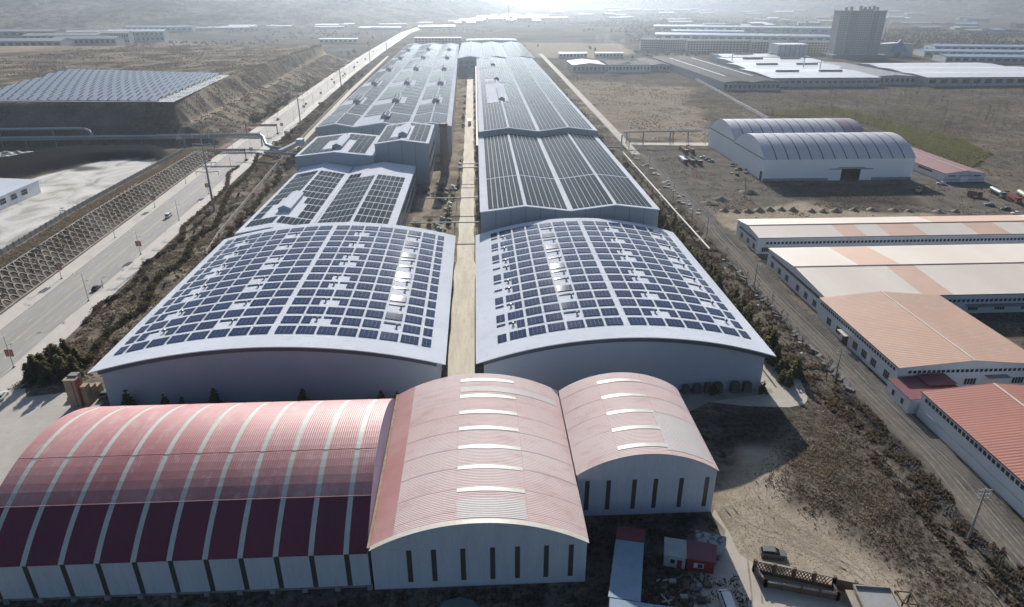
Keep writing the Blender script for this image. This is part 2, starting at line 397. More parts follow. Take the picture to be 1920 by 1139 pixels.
sheet('concrete_yard', [(-8,139.5),(48,139.5),(58,146),(76,149.5),(76,151.5),(-10,151.5)], .024, mat('worn_concrete', (.34,.31,.27), .9, (.26,.235,.20), .2))
sheet('forecourt', [(-126,62),(-104,62),(-86.5,84),(-86.5,138),(-97,151),(-97,156),(-103,160),(-118,157),(-124,166)], .02, mat('court_paving', (.52,.48,.42), .9, (.44,.40,.35), .12, c3=(.38,.345,.30)))
fc = px((1340,955),(1368,1000),(1386,1040),(1422,1062),(1440,1098),(1575,1128),(1610,1160),(1560,1260),(1296,1260),(1300,1139),(1300,1085),(1358,1040),(1360,995),(1334,966))
sheet('front_yard', fc, .02, mat('front_yard_concrete', (.52,.46,.385), .9, (.44,.39,.325), .16, c3=(.36,.315,.26)))
sheet('works_path', [(-113.2,276),(-109.6,276),(-117.5,406),(-124,537),(-133,776),(-146,1230),(-150,1230),(-138,776),(-127.6,537),(-121,406)], .02, mat('path_concrete', (.60,.54,.45), .9, (.50,.44,.36), .2))
sheet('side_path', [(72,150),(77.5,150),(77.5,256),(80.5,330),(81,930),(72,930)], .016, mat('side_concrete', (.50,.46,.40), .9, (.40,.36,.30), .1))
sheet('side_road', [(100.2,440),(105.6,440),(106.4,480),(112,900),(116,1260),(109,1260),(105.6,900),(100.6,480)], .03, mat('side_road_concrete', (.42,.385,.33), .9, (.33,.30,.255), .1, c3=(.27,.245,.21)))
sheet('cross_lane', px((1165,268),(1340,268),(1340,274),(1195,272)), .03, mat('cross_concrete', (.52,.47,.39), .9, (.42,.38,.32), .1))

# ---------------------------------------------------------------- hills far off
def hill_material():
    m, t, b = newmat('loess_hills'); b.inputs['Roughness'].default_value = 1; b.inputs['Specular IOR Level'].default_value = 0
    p = pos(t)
    n1 = noise(t, p, .004, 6, .65); n2 = noise(t, p, .03, 5, .7)
    c = ramp(t, mixc(t, .5, n1, n2), [(.35, (.06,.055,.046)), (.47, (.13,.117,.093)), (.53, (.20,.18,.142)), (.66, (.36,.325,.26))])
    t.links.new(c, b.inputs['Base Color']); bump(t, b, n2, 1., 22.); return m
hm = hill_material()
def hills(x0, x1, y0, y1, step, hfun):
    X, Y = np.meshgrid(np.arange(x0, x1, step), np.arange(y0, y1, step))
    Z = hfun(X, Y)
    o = link('hills', fast_mesh('hills', np.stack([X, Y, Z], -1).reshape(-1, 3), grid_faces(X.shape[1], X.shape[0]), hm, True)); o['kind'] = 'structure'
def hl(X, Y):   # eroded terraces west of the valley
    edge = 2050+260*(fbm(X/500, X*0+3, 3, 41)-.5)+.42*np.clip(X+500, 0, 4000)
    rise = sstep(0, 1500, Y-edge)*sstep(150, -500, X-.10*(Y-2000))
    h = 95+110*fbm(X/700, Y/700, 4, 44)+105*(ridged(X/420, Y/420, 5, 47)-.45)+26*(ridged(X/110, Y/150, 3, 49)-.5)
    return -8+rise*h+14*sstep(0, 120, Y-edge)*sstep(150, -300, X-.10*(Y-2000))*ridged(X/90, Y/90, 3, 3)
hills(-3400, 700, 1900, 4600, 16, hl)
def hr(X, Y):   # mountain side east of the valley
    e = 3000+.0*X+.9*np.clip(2600-X, 0, 3000)
    rise = sstep(0, 1500, Y-e)
    return -10+rise*(110+330*fbm(X/1500, Y/1500, 3, 61)+170*(ridged(X/520, Y/520, 5, 63)-.5))
hills(500, 8500, 2900, 8000, 36, hr)
def hc(X, Y):   # ridges closing the valley
    rise = sstep(7200, 10500, Y+.1*np.abs(X))
    return -10+rise*(420*fbm(X/2600, Y/2600, 3, 71)+300*(ridged(X/1300, Y/1300, 4, 73)-.35))
hills(-9000, 9000, 6800, 13000, 110, hc)
# ---------------------------------------------------------------- haze
HZ = MB().box(-16200, 16200, -400, 18300, -32, 820)
hz = link('haze', HZ.mesh('haze', [])); hz['kind'] = 'stuff'; hz['label'] = 'pale haze hanging in the valley air'
m = bpy.data.materials.new('haze_air'); m.use_nodes = True; t = m.node_tree; t.nodes.clear()
o_ = N(t, 'ShaderNodeOutputMaterial'); pv = N(t, 'ShaderNodeVolumePrincipled')
pv.inputs['Color'].default_value = (.74,.86,1.0,1); pv.inputs['Density'].default_value = 1.35e-4; pv.inputs['Anisotropy'].default_value = .72
t.links.new(pv.outputs[0], o_.inputs['Volume']); hz.data.materials.append(m)
# ================================================================ BUILDINGS
M_ROOF = mat('white_roof_sheet', (.76,.785,.83), .6, (.70,.725,.775), .05, c3=(.60,.63,.69), spec=0, rib=('y', 1.1), ribdepth=.03)
M_ROOFF = mat('white_roof_far', (.66,.69,.74), .7, (.60,.63,.68), .04, spec=0)
M_FASC = mat('dark_fascia', (.085,.095,.11), .6, (.065,.075,.088), .2)
M_WALLG = mat('grey_blue_wall', (.42,.46,.535), .6, (.375,.415,.485), .06, rib=('x', .9), ribdepth=.02)
M_WALLG2 = mat('grey_wall_panel', (.36,.405,.46), .6, (.31,.355,.405), .05)
M_SEAM = mat('dark_seam', (.05,.05,.055), .8)
M_WIN = mat('window_glass', (.03,.035,.04), .12, (.05,.055,.06), .8)
M_FRAME = mat('white_frame', (.62,.62,.62), .6)
M_ALU = mat('panel_frame', (.26,.29,.33), .75, spec=.1)
M_STEEL = mat('grey_steel', (.30,.31,.32), .5, (.24,.25,.26), .6, metal=.4)
M_VENT = mat('vent_metal', (.16,.17,.18), .4, metal=.5)
def pv_material(name, c, rough, ior):
    m, t, b = newmat(name); b.inputs['Roughness'].default_value = rough; b.inputs['Specular IOR Level'].default_value = .5; b.inputs['IOR'].default_value = ior
    oi = N(t, 'ShaderNodeObjectInfo')
    v = pos(t, obj=True)
    br = N(t, 'ShaderNodeTexBrick', offset=0); br.inputs['Scale'].default_value = 1
    br.inputs['Color1'].default_value = (*c, 1); br.inputs['Color2'].default_value = (c[0]*1.35, c[1]*1.25, c[2]*1.15, 1)
    br.inputs['Mortar'].default_value = (.10,.115,.14,1); br.inputs['Mortar Size'].default_value = .012
    br.inputs['Brick Width'].default_value = .38; br.inputs['Row Height'].default_value = .35; t.links.new(v, br.inputs['Vector'])
    k = ramp(t, oi.outputs['Random'], [(0, (.8,.8,.85)), (1, (1.25,1.2,1.15))])
    t.links.new(mixc(t, 1., br.outputs['Color'], k, 'MULTIPLY'), b.inputs['Base Color']); return m
PV = pv_material('solar_glass_blue', (.009,.026,.088), .045, 1.11)
PVG = pv_material('solar_glass_grey', (.026,.042,.052), .07, 1.03)
_pm = {}
def panel_mesh(w, d, nx, ny, mt, gap=.07):
    k = (round(w, 2), round(d, 2), nx, ny, mt.name)
    if k not in _pm:
        mb = MB(); mb.box(-w/2, w/2, -d/2, d/2, 0, .06)
        cw, ch = w/nx, d/ny
        for i in range(nx):
            for j in range(ny):
                x0 = -w/2+i*cw+gap/2; y0 = -d/2+j*ch+gap/2; x1 = x0+cw-gap; y1 = y0+ch-gap
                mb.add([(x0,y0,.075),(x1,y0,.075),(x1,y1,.075),(x0,y1,.075)], [(0,1,2,3)], 1)
        _pm[k] = mb.mesh('solar_panel', [M_ALU, mt])
    return _pm[k]
def arc(x0, x1, ze, zp, n=28):
    w_ = (x1-x0)/2; h = zp-ze; rr = (w_*w_+h*h)/(2*h); a = math.asin(w_/rr); xm = (x0+x1)/2
    return [(xm+rr*math.sin(t), zp-rr+rr*math.cos(t)) for t in np.linspace(-a, a, n)]
def arcz(x, x0, x1, ze, zp):
    w_ = (x1-x0)/2; h = zp-ze; rr = (w_*w_+h*h)/(2*h); d = x-(x0+x1)/2
    return zp-rr+math.sqrt(rr*rr-d*d), -d/math.sqrt(rr*rr-d*d)
def shell(prof, axis, a0, a1, th=.3):
    "roof sheet following a profile, thickness th downward"
    mb = MB(); mb.prism(list(prof)+[(u, z-th) for u, z in reversed(prof)], axis, a0, a1); return mb
def cut(prof, u0, u1):
    us = [p[0] for p in prof]; zs = [p[1] for p in prof]
    z = lambda u: float(np.interp(u, us, zs))
    return [(u0, z(u0))]+[p for p in prof if u0 < p[0] < u1]+[(u1, z(u1))]

VENTROWS = (1, 3, 5, 6, 8, 9, 11, 13)
def arched_hall(label, x0, x1, px0, px1, nB, right):
    y0, y1, ze, zp = 150., 250., 10.6, 17.0 if right else 16.7
    t = thing('arched_solar_hall', label, 'warehouse', ((x0+x1)/2, (y0+y1)/2, 0))
    pr = arc(x0, x1, ze, zp, 40)
    roof = part('roof', shell(pr, 'y', y0, y1, .25), M_ROOF, t)
    fa = [(u, z-.28) for u, z in pr if x0+.6 < u < x1-.6]
    part('fascia', MB().prism(fa+[(u, z-1.15) for u, z in reversed(fa)], 'y', y0+.35, y0+.75), M_FASC, t)
    wl = cut([(u, z-.35) for u, z in pr], x0+2, x1-2)
    part('front_wall', MB().prism([(x0+2, 0)]+wl+[(x1-2, 0)], 'y', y0+2, y0+2.3), M_WALLG, t)
    part('back_wall', MB().prism([(x0+2, 0)]+wl+[(x1-2, 0)], 'y', y1-2.3, y1-2), M_WALLG, t)
    for s in (x0+2, x1-2.3):
        part('side_wall', MB().box(s, s+.3, y0+2.3, y1-2.3, 0, wl[0][1]-.02), M_WALLG, t)
    pitch = 90.2/15; dep = 4.05
    Sw = 2.45; tot = px1-px0; aisle = 1.1
    Bp = (tot-2*(Sw+.45)-aisle)/nB; Bw = Bp-.6; h = nB//2
    cols = [('S', px0+Sw/2)]+[('B', px0+Sw+.45+Bp*(i+.5)+(aisle if i >= h else 0)) for i in range(nB)]+[('S', px1-Sw/2)]
    o3 = org(t)
    def put(cx, cy, w_, d_, nx, ny):
        z, s = arcz(cx, x0, x1, ze, zp)
        link('solar_panel', panel_mesh(w_, d_, nx, ny, PV), roof, (cx-o3[0], cy-o3[1], z+.12-o3[2]), (0, -math.atan(s), 0))
    vent = None
    for r in range(15):
        cy = 157.2+pitch*r+dep/2; vr = r in VENTROWS
        for ci, (k, cx) in enumerate(cols):
            i = ci-1; wd = Bw if k == 'B' else Sw
            strip = False; halfl = halfr = False
            if vr:
                if right and k == 'S' and ci == 0: strip = True
                if k == 'B':
                    if right:
                        if i == 0: halfr = True
                        if i == 3 or i == h+5: strip = True
                        if i == h+1: halfl = True
                        if i == h+2: halfr = True
                    else:
                        if i == 0: halfl = True
                        if i == 1: halfr = True
                        if i == 4 or i == h+5: strip = True
                        if i == h+1: halfl = True
                        if i == h+2: halfr = True
            if strip:
                put(cx, cy+dep/2-.42, wd, .84, 4 if k == 'B' else 2, 1)
            elif halfl or halfr:
                s = -1 if halfl else 1
                put(cx+s*wd/4, cy, wd/2-.03, dep, 2, 2); put(cx-s*wd/4, cy+dep/2-.42, wd/2-.03, .84, 2, 1)
            else:
                put(cx, cy, wd, dep, 4 if k == 'B' else 2, 2)
            if vr and k == 'B' and (strip or (halfr and i in (0, 1)) or (halfl and i >= h)):
                vx = cx+(wd*.28 if strip else (-wd*.22 if halfr else wd*.3)); vy = cy+.2
                z, s = arcz(vx, x0, x1, ze, zp)
                if vent is None:
                    mb = MB(); mb.tube([(0,0,-.2),(0,0,.35)], .24, 8); mb.tube([(0,0,.35),(0,0,.45),(0,0,.7),(0,0,.85)], [.26,.42,.42,.15], 8)
                    vent = mb.mesh('roof_ventilator', M_VENT)
                link('roof_ventilator', vent, roof, (vx-o3[0], vy-o3[1], z-o3[2]))
arched_hall('wide arched grey hall with solar panels, between the scrub strip and the narrow lane', -96.5, -9.2, -93.4, -13.2, 14, False)
arched_hall('arched grey hall with solar panels between the narrow lane and the pine hedge', -1.6, 75.2, 4.1, 71.2, 12, True)

# ---- big flat gable sheds with long solar strips
def saw(xa, xb, eave, ridge, n):
    p = []; w_ = (xb-xa)/n
    for i in range(n): p += [(xa+i*w_, eave), (xa+(i+.5)*w_, ridge)]
    return p+[(xb, eave)]
def wall_panels(t, prof, y, npan, z0, m, thick=.25):
    "front wall: dark backing with separate cladding panels set proud of it"
    xa, xb = prof[0][0], prof[-1][0]
    part('wall_backing', MB().prism([(xa, z0)]+[(u, z-.3) for u, z in prof]+[(xb, z0)], 'y', y, y+.3), M_SEAM, t)
    for i in range(npan):
        u0 = xa+(xb-xa)*i/npan+.07; u1 = xa+(xb-xa)*(i+1)/npan-.07
        part('wall_panel', MB().prism([(u0, z0)]+[(u, z-.32) for u, z in cut(prof, u0, u1)]+[(u1, z0)], 'y', y-.12, y-.005), m, t)
def slope_panels(t, roof, xa, xb, za, zb, bays, nstrip, mt, margins=(.9, .9), skip=None, gap=.3, modlen=1.75):
    "strips running along y on one roof slope"
    o3 = org(t); L = math.hypot(xb-xa, zb-za); a = math.atan2(zb-za, xb-xa)
    s0, s1 = margins[0], L-margins[1]; wd = (s1-s0)/nstrip
    for bi, (ya, yb) in enumerate(bays):
        for k in range(nstrip):
            segs = [(ya, yb)]
            if skip: segs = skip(bi, k, ya, yb)
            for p, q in segs:
                if q-p < 1: continue
                s = s0+wd*(k+.5); cx = xa+s*math.cos(a); cz = za+s*math.sin(a)
                link('solar_panel', panel_mesh(wd-gap, q-p, 2, max(1, min(14, round((q-p)/modlen/2))), mt, .05), roof,
                     (cx-o3[0], (p+q)/2-o3[1], cz+.12-o3[2]), (0, -a, 0))
def long_shed(name, label, xa, xb, y0, y1, eave, ridge, n, bays, nstrip, npan, z0=0., skip=None, extra=None):
    t = thing(name, label, 'factory building', ((xa+xb)/2, (y0+y1)/2, 0))
    pr = saw(xa, xb, eave, ridge, n)
    roof = part('roof', shell(pr, 'y', y0, y1, .28), M_ROOF, t)
    inn = cut(pr, xa+.35, xb-.35)
    wall_panels(t, inn, y0+.5, npan, z0, M_WALLG2)
    part('back_wall', MB().prism([(xa+.35, 0)]+[(u, z-.3) for u, z in inn]+[(xb-.35, 0)], 'y', y1-.8, y1-.5), M_WALLG2, t)
    for s in (xa+.35, xb-.65): part('side_wall', MB().box(s, s+.3, y0+.8, y1-.8, 0, eave-.3), M_WALLG2, t)
    for i in range(len(pr)-1):
        (a, za), (b2, zb) = pr[i], pr[i+1]
        mg = (1.0, .55) if i % 2 == 0 else (.55, 1.0)
        if i == 0: mg = (3.2, .55)
        if i == len(pr)-2: mg = (.55, 2.6)
        slope_panels(t, roof, a, b2, za, zb, bays, nstrip, PVG, mg, (lambda bi, k, p, q, i=i: skip(i, bi, k, p, q)) if skip else None)
    return t, roof
tA, rA = long_shed('solar_shed', 'grey double gabled solar shed directly behind the hall by the pine hedge', .3, 71, 256, 408.5, 18., 20.2, 2,
                   [(258.2, 305), (307, 406.5)], 7, 12)
def skipB(i, bi, k, p, q):
    if i == 0 and bi == 1 and k >= 1:  return [(p, p+4-1.5*(k % 2)), (q-3, q)] if k > 1 else [(p, q)]
    if i == 1 and bi == 1 and k < 2: return [(p, p+8), (q-6, q)] if k else [(p+2, p+8)]
    if i == 0 and bi == 2 and 2 <= k: return [(p+4, p+12), (p+34, q)]
    if i == 0 and bi == 3 and 2 <= k <= 5: return [(p, p+45), (q-14, q)]
    return [(p, q)]
tB, rB = long_shed('long_solar_shed', 'very long double gabled solar shed with three bare roof patches beside the lane', .6, 71.5, 409.5, 912, 21., 23.2, 2,
                   [(412, 512), (514.5, 638), (640.5, 775), (777.5, 908)], 7, 12, 12., skipB)
def monitor(t, roof, xc, ya, yb, wd, zb, h, panels=False, rz=0):
    "raised ridge vent box with its own small gable roof"
    r = part('ridge_vent', MB().prism([(xc-wd/2, zb-1.2), (xc-wd/2, zb+h*.55), (xc, zb+h), (xc+wd/2, zb+h*.55), (xc+wd/2, zb-1.2)], 'y', ya, yb), M_WALLG2, t)
    part('vent_roof', shell([(xc-wd/2-.3, zb+h*.55+.05), (xc, zb+h+.2), (xc+wd/2+.3, zb+h*.55+.05)], 'y', ya-.3, yb+.3, .15), M_ROOF, r)
    if panels:
        o3 = org(t); L = math.hypot(wd/2, h*.45); a = math.atan2(h*.45, wd/2)
        for s in (-1, 1):
            link('solar_panel', panel_mesh(L*.72, (yb-ya)*.86, 2, 5, PVG, .06), r, (xc+s*wd/4-o3[0], (ya+yb)/2-o3[1], zb+h*.78+.35-o3[2]), (0, s*a, 0))
for ya, yb, wd in ((527, 600, 4.2), (662, 690, 4.2), (800, 838, 4.4)):
    monitor(tB, rB, 18.3+.4, ya, yb, wd, 23.0, 2.2)
part('gutter_wall', MB().box(-.9, .55, 412, 905, 0, 12.5), mat('red_gutter_wall', (.30,.085,.085), .7, (.22,.06,.065), .1), tB)
# far shed closing the lane
def rows_on(t, roof, xa, xb, za, zb, ya, yb, nrow, mt, margins=(.8, .6), gap=.55, nmod=6, keep=None, split=1):
    "panel rows running across one slope"
    o3 = org(t); L = math.hypot(xb-xa, zb-za); a = math.atan2(zb-za, xb-xa); s0, s1 = margins[0], L-margins[1]; ph = (yb-ya)/nrow
    for r in range(nrow):
        for k in range(split):
            q0, q1 = s0+(s1-s0)*k/split, s0+(s1-s0)*(k+1)/split
            u0, u1 = 0., 1.
            if keep:
                kk = keep(r, k)
                if kk is False or kk is None: continue
                if kk is not True: u0, u1 = kk
            p0, p1 = q0+(q1-q0)*u0, q0+(q1-q0)*u1
            sc_ = (p0+p1)/2; wd = p1-p0-(.22 if split > 1 else 0)
            link('solar_panel', panel_mesh(wd, ph-gap, max(1, round(nmod*(u1-u0))), 2 if ph < 6 else 3, mt, .06), roof,
                 (xa+sc_*math.cos(a)-o3[0], ya+ph*(r+.5)-o3[1], za+sc_*math.sin(a)+.12-o3[2]), (0, -a, 0))
def plain_shed(name, label, pr, y0, y1, npan, z0, cat='factory building', roofm=None, rz=0, wallm=None):
    xa, xb = pr[0][0], pr[-1][0]
    t = thing(name, label, cat, ((xa+xb)/2, (y0+y1)/2, 0))
    roof = part('roof', shell(pr, 'y', y0, y1, .28), roofm or M_ROOF, t)
    inn = cut(pr, xa+.3, xb-.3)
    if npan: wall_panels(t, inn, y0+.5, npan, z0, wallm or M_WALLG2)
    else: part('front_wall', MB().prism([(xa+.3, 0)]+[(u, z-.3) for u, z in inn]+[(xb-.3, 0)], 'y', y0+.45, y0+.8), wallm or M_WALLG2, t)
    part('back_wall', MB().prism([(xa+.3, 0)]+[(u, z-.3) for u, z in inn]+[(xb-.3, 0)], 'y', y1-.8, y1-.5), wallm or M_WALLG2, t)
    for s, z in ((xa+.3, pr[0][1]), (xb-.6, pr[-1][1])): part('side_wall', MB().box(s, s+.3, y0+.8, y1-.8, 0, z-.3), wallm or M_WALLG2, t)
    return t, roof
prC = saw(-24, 76, 20, 22.6, 3)
tC, rC = plain_shed('cross_shed', 'triple gabled solar shed across the far end of the lane', prC, 930, 1228, 0, 0)
for i in range(6):
    rows_on(tC, rC, *[prC[i][0], prC[i+1][0], prC[i][1], prC[i+1][1]], 934, 1224, 15, PVG, (1.2, .6) if i % 2 == 0 else (.6, 1.2), 3.2, 6)
for fl in range(2):
    for k in range(3):
        part('window', MB().box(-21.5+k*7, -17.5+k*7, 930.3, 930.43, 8.5+fl*5, 11+fl*5), M_WIN, tC)
tD, rD = plain_shed('end_solar_shed', 'low solar shed standing crosswise behind the triple gabled shed', [(-18, 18), (30, 19.2), (76, 18)], 1330, 1392, 0, 0)
for i in range(9):
    o3 = org(tD); link('solar_panel', panel_mesh(9.2, 40, 3, 5, PVG, .2), rD, (-11+i*10-o3[0], 1360-o3[1], 19.45-.027*abs(-11+i*10-30)-o3[2]))

# ---- left works: front sheds F, middle G and tall H, long triple gable E
prF = [(-93, 12.), (-79.5, 14.4), (-65.6, 12.), (-49.8, 14.4), (-33, 12.)]
tF, rF = plain_shed('twin_gable_solar_shed', 'twin gabled solar shed directly behind the wide arched hall', prF, 252.5, 362, 0, 0)
part('valley_gutter', MB().box(-65.85, -65.35, 254, 360, 12.02, 12.12), M_FASC, tF)
nR = 9; Y0, Y1 = 258, 345
def keepL(r, k):   # patch left bare round the ridge vent
    if r in (1, 2, 3) and k >= 2: return (0, .55) if (r == 1 and k == 2) else None
    if r == 4 and k >= 5: return None
    return True
rows_on(tF, rF, -93, -79.5, 12, 14.4, Y0, Y1, nR, PVG, (2.0, .6), 1.7, 1, lambda r, k: (None if (r in (1, 2, 3) and k >= (2 if r < 3 else 3)) else True), 6)
rows_on(tF, rF, -79.5, -65.6, 14.4, 12, Y0, Y1, nR, PVG, (.6, 1.6), 1.7, 1, lambda r, k: (None if (r in (1, 2, 3) and k < (3 if r < 3 else 2)) else True), 6)
rows_on(tF, rF, -65.6, -49.8, 12, 14.4, Y0, Y1-2, nR, PVG, (1.4, .6), 1.7, 1, lambda r, k: (None if (r == 8 and k > 2) else True), 7)
rows_on(tF, rF, -49.8, -33, 14.4, 12, Y0, Y1-10, nR-1, PVG, (.6, 3.0), 1.7, 1, None, 6)
monitor(tF, rF, -79.5, 274, 297, 5, 14.2, 2.4)
def side_windows(t, x, y0, y1, step, z0, z1, w_=2.2, face=1):
    for y in np.arange(y0, y1, step):
        part('window', MB().box(min(x, x+.12*face), max(x, x+.12*face), y, y+w_, z0, z1), M_WIN, t)
side_windows(tF, -33.3, 256, 358, 4.2, 3, 5.2); side_windows(tF, -33.3, 256, 358, 4.2, 7.4, 9.6)
prG = [(-96, 17.6), (-75.5, 19.8), (-54.5, 17.6)]
tG, rG = plain_shed('single_gable_solar_shed', 'single gabled solar shed stepping up behind the twin gabled shed', prG, 362.5, 417, 0, 0)
rows_on(tG, rG, -96, -75.5, 17.6, 19.8, 365, 413, 6, PVG, (2., .8), .9, 1, lambda r, k: (None if (r in (1, 2, 3) and k >= 4 and r < 4) else True), 7)
rows_on(tG, rG, -75.5, -54.5, 19.8, 17.6, 365, 413, 6, PVG, (.8, 5.2), .9, 1, lambda r, k: (None if (k < 2 and r < 4) else True), 5)
monitor(tG, rG, -75.5, 372, 399, 5, 19.6, 2.6)
prH = [(-55.4, 22.2), (-41, 24.2), (-26.2, 22.2)]
tH, rH = plain_shed('tall_solar_block', 'tall grey block with a vented solar roof beside the brick chimney', prH, 370, 428, 4, 0)
rows_on(tH, rH, -55.4, -41, 22.2, 24.2, 373, 424, 6, PVG, (1.2, .8), .9, 1, lambda r, k: (None if (r in (0, 1, 2, 3, 4) and k >= 2 and r > 0) else True), 4)
rows_on(tH, rH, -41, -26.2, 24.2, 22.2, 373, 424, 6, PVG, (.8, 1.6), .9, 1, lambda r, k: (None if (k < 1 and r < 5) else True), 4)
monitor(tH, rH, -41, 381, 408, 4.6, 24., 2.6)
side_windows(tH, -26.5, 374, 424, 4.2, 5, 8); side_windows(tH, -26.5, 374, 424, 4.2, 12, 15)
# chimney
t = thing('brick_chimney', 'tall dull red brick chimney standing beside the lane', 'chimney', (-19.2, 392, 0))
M_CHIM = mat('chimney_brick', (.26,.19,.17), .9, (.20,.15,.135), .4, (1, 1, 3), c3=(.31,.24,.21))
part('shaft', MB().tube([(-19.2,392,0),(-19.2,392,27.6)], [2.6, 2.15], 14), M_CHIM, t)
part('rim', MB().tube([(-19.2,392,27.3),(-19.2,392,28.0),(-19.2,392,29.0)], [2.3, 2.55, 2.5], 14), mat('dark_brick', (.15,.11,.10), .9), t)
part('flue', MB().tube([(-19.2,392,28.9),(-19.2,392,29.04)], 1.7, 14), M_SEAM, t)
# long triple gable works E (turned a little with the road)
tE = thing('long_triple_gable_works', 'very long triple gabled works roofed with panels and raised vent boxes', 'factory building', (-16.5, 446, 0), rz=R(.85))
WE = 86.; yE = 790.
prE = [(-WE, 18), (-WE+12.5, 20.2), (-WE+24.5, 18), (-WE+42, 20.6), (-WE+59, 18), (-WE+72.5, 20.2), (0, 18)]
rE = lpart('roof', shell(prE, 'y', 0, yE, .28), M_ROOFF, tE)
lpart('front_wall', MB().prism([(-WE+.3, 0)]+[(u, z-.3) for u, z in cut(prE, -WE+.3, -.3)]+[(-.3, 0)], 'y', .4, .8), M_WALLG2, tE)
lpart('back_wall', MB().prism([(-WE+.3, 0)]+[(u, z-.3) for u, z in cut(prE, -WE+.3, -.3)]+[(-.3, 0)], 'y', yE-.8, yE-.4), M_WALLG2, tE)
for s in (-WE+.3, -.6): lpart('side_wall', MB().box(s, s+.3, .8, yE-.8, 0, 17.7), M_WALLG2, tE)
for k in range(12):
    u = -WE+7.17*k; lpart('wall_seam', MB().box(u-.08, u+.08, .25, .39, 0, min(17.6, 17.6)), M_SEAM, tE)
lpart('roof_step', shell([(u, z+.25) for u, z in prE], 'y', 0, 44, .25), M_ROOFF, tE)
def rowsE(i, ya, yb, n, keep=None, gap=1.3):
    (xa, za), (xb, zb) = prE[i], prE[i+1]
    L = math.hypot(xb-xa, zb-za); a = math.atan2(zb-za, xb-xa); mg = (1.3, .5) if i % 2 == 0 else (.5, 1.3)
    if i == 5: mg = (.5, 3.4)
    ph = (yb-ya)/n
    for r in range(n):
        u0, u1 = (keep(r) if keep else (0, 1))
        if u1-u0 < .05: continue
        s0, s1 = mg[0]+(L-mg[0]-mg[1])*u0, mg[0]+(L-mg[0]-mg[1])*u1; c = (s0+s1)/2
        z = za+c*math.sin(a)+.12+(.27 if yb < 46 else 0)
        link('solar_panel', panel_mesh(s1-s0, ph-gap, max(2, round((s1-s0)/1.7)), 2 if ph < 12 else 8, PVG, .1), rE, (xa+c*math.cos(a), ya+ph*(r+.5), z), (0, -a, 0))
for i in range(6):
    if i == 2: rowsE(i, 36, 42, 1)
    else: rowsE(i, 3, 42, 1)
bands = [(47, 92, 3), (126, 205, 4), (245, 335, 4), (376, 480, 4), (522, 620, 3), (655, 760, 3)]
gaps = [(92, 126, 3), (205, 245, 3), (335, 376, 3), (480, 522, 2), (620, 655, 2)]
for i in range(6):
    for a, b2, n in bands: rowsE(i, a, b2, n)
    for a, b2, n in gaps:
        if i % 2: rowsE(i, a+1, b2-1, n, lambda r: (.42, 1.) )
        else: rowsE(i, b2-9, b2-1, 1, lambda r: (0, .8))
for gi, g in enumerate((1, 3, 5)):
    for (a, b2, n) in ([(14, 40, 0)] if g == 3 else [])+gaps:
        monitor(tE, rE, prE[g][0], a+4, b2-6, 5.2, prE[g][1]-.1, 2.4, True)
for o in list(tE.children):   # the vent boxes were laid out in the works' own axes
    if o.name.startswith('ridge_vent'):
        o.location = (-16.5, 446, 0)
# ---- front sheds with faded red sheet roofs
M_RED = mat('faded_red_sheet', (.42,.155,.16), .55, (.53,.26,.25), .07, (1, .35, 1), c3=(.62,.42,.39), rib=('x', .42), ribdepth=.05)
M_MAROON = mat('shaded_red_sheet', (.19,.045,.072), .6, (.15,.036,.06), .1, (1, .3, 1), rib=('x', .42), ribdepth=.05, spec=.3)  # red sheet with the unlit lower slope's shade put into its colour
M_REDX = mat('pale_pink_sheet', (.65,.48,.45), .7, (.70,.58,.545), .06, (.3, 1, 1), c3=(.52,.31,.295), spec=.15, rib=('y', .45), ribdepth=.05)
M_SKYL = mat('fibreglass_strip', (.58,.60,.53), .45, (.50,.52,.46), .3, c3=(.64,.65,.58))
M_CREAMS = mat('cream_skylight', (.74,.70,.60), .4, (.64,.60,.50), .4)
M_PATCH = mat('grey_white_sheet', (.60,.55,.52), .7, (.54,.50,.47), .15, rib=('y', .45), ribdepth=.05)
M_WALLW = mat('white_sheet_wall', (.58,.61,.66), .6, (.52,.55,.60), .5, (1, 1, .14), c3=(.43,.44,.46), rib=('x', .45), ribdepth=.03)
M_WALLY = mat('white_sheet_wall_side', (.74,.76,.79), .6, (.68,.70,.73), .09, rib=('y', .45), ribdepth=.03)
M_STRIPW = mat('wall_light_strip', (.085,.082,.070), .35, (.065,.062,.053), .5)
M_PLINTH = mat('concrete_plinth', (.30,.29,.28), .9, (.22,.21,.20), .4)
M_LILAC = mat('lilac_gable', (.46,.42,.55), .6, (.40,.37,.48), .2)
fy0, fy1, fz = 89.3, 137.3, 8.5
prL = arc(fy0, fy1, fz, 17.3, 30)
t = thing('striped_red_hall', 'long arched hall with faded red roof and pale cross stripes before the grey halls', 'warehouse', (-52, 113, 0))
xsS = [-77-5.93*1, -77, -70.9, -65.1, -59.1, -53.2, -47.3, -41.5, -35.6, -29.7, -23.8]
xL, xR = -86.0, -20.2; hw = .45
ed = [xL]+[v for x in xsS for v in (x-hw, x+hw)]+[xR]
for i in range(0, len(ed), 2):
    part('roof_panel', shell(cut(prL, 97.6, fy1), 'x', ed[i], ed[i+1], .18), M_RED, t)
    part('lower_roof_panel', shell([(u, z-.07) for u, z in cut(prL, fy0, 97.75)], 'x', ed[i], ed[i+1], .14), M_MAROON, t)  # shade of the lower slope is painted in as maroon
for x in xsS:
    s = part('skylight_strip', shell([(u, z-.05) for u, z in prL], 'x', x-hw, x+hw, .12), M_SKYL, t)
for i in range(0, len(ed), 2):
    part('front_wall_panel', MB().box(ed[i], ed[i+1], fy0+.25, fy0+.55, .9, fz-.2), M_WALLW, t)
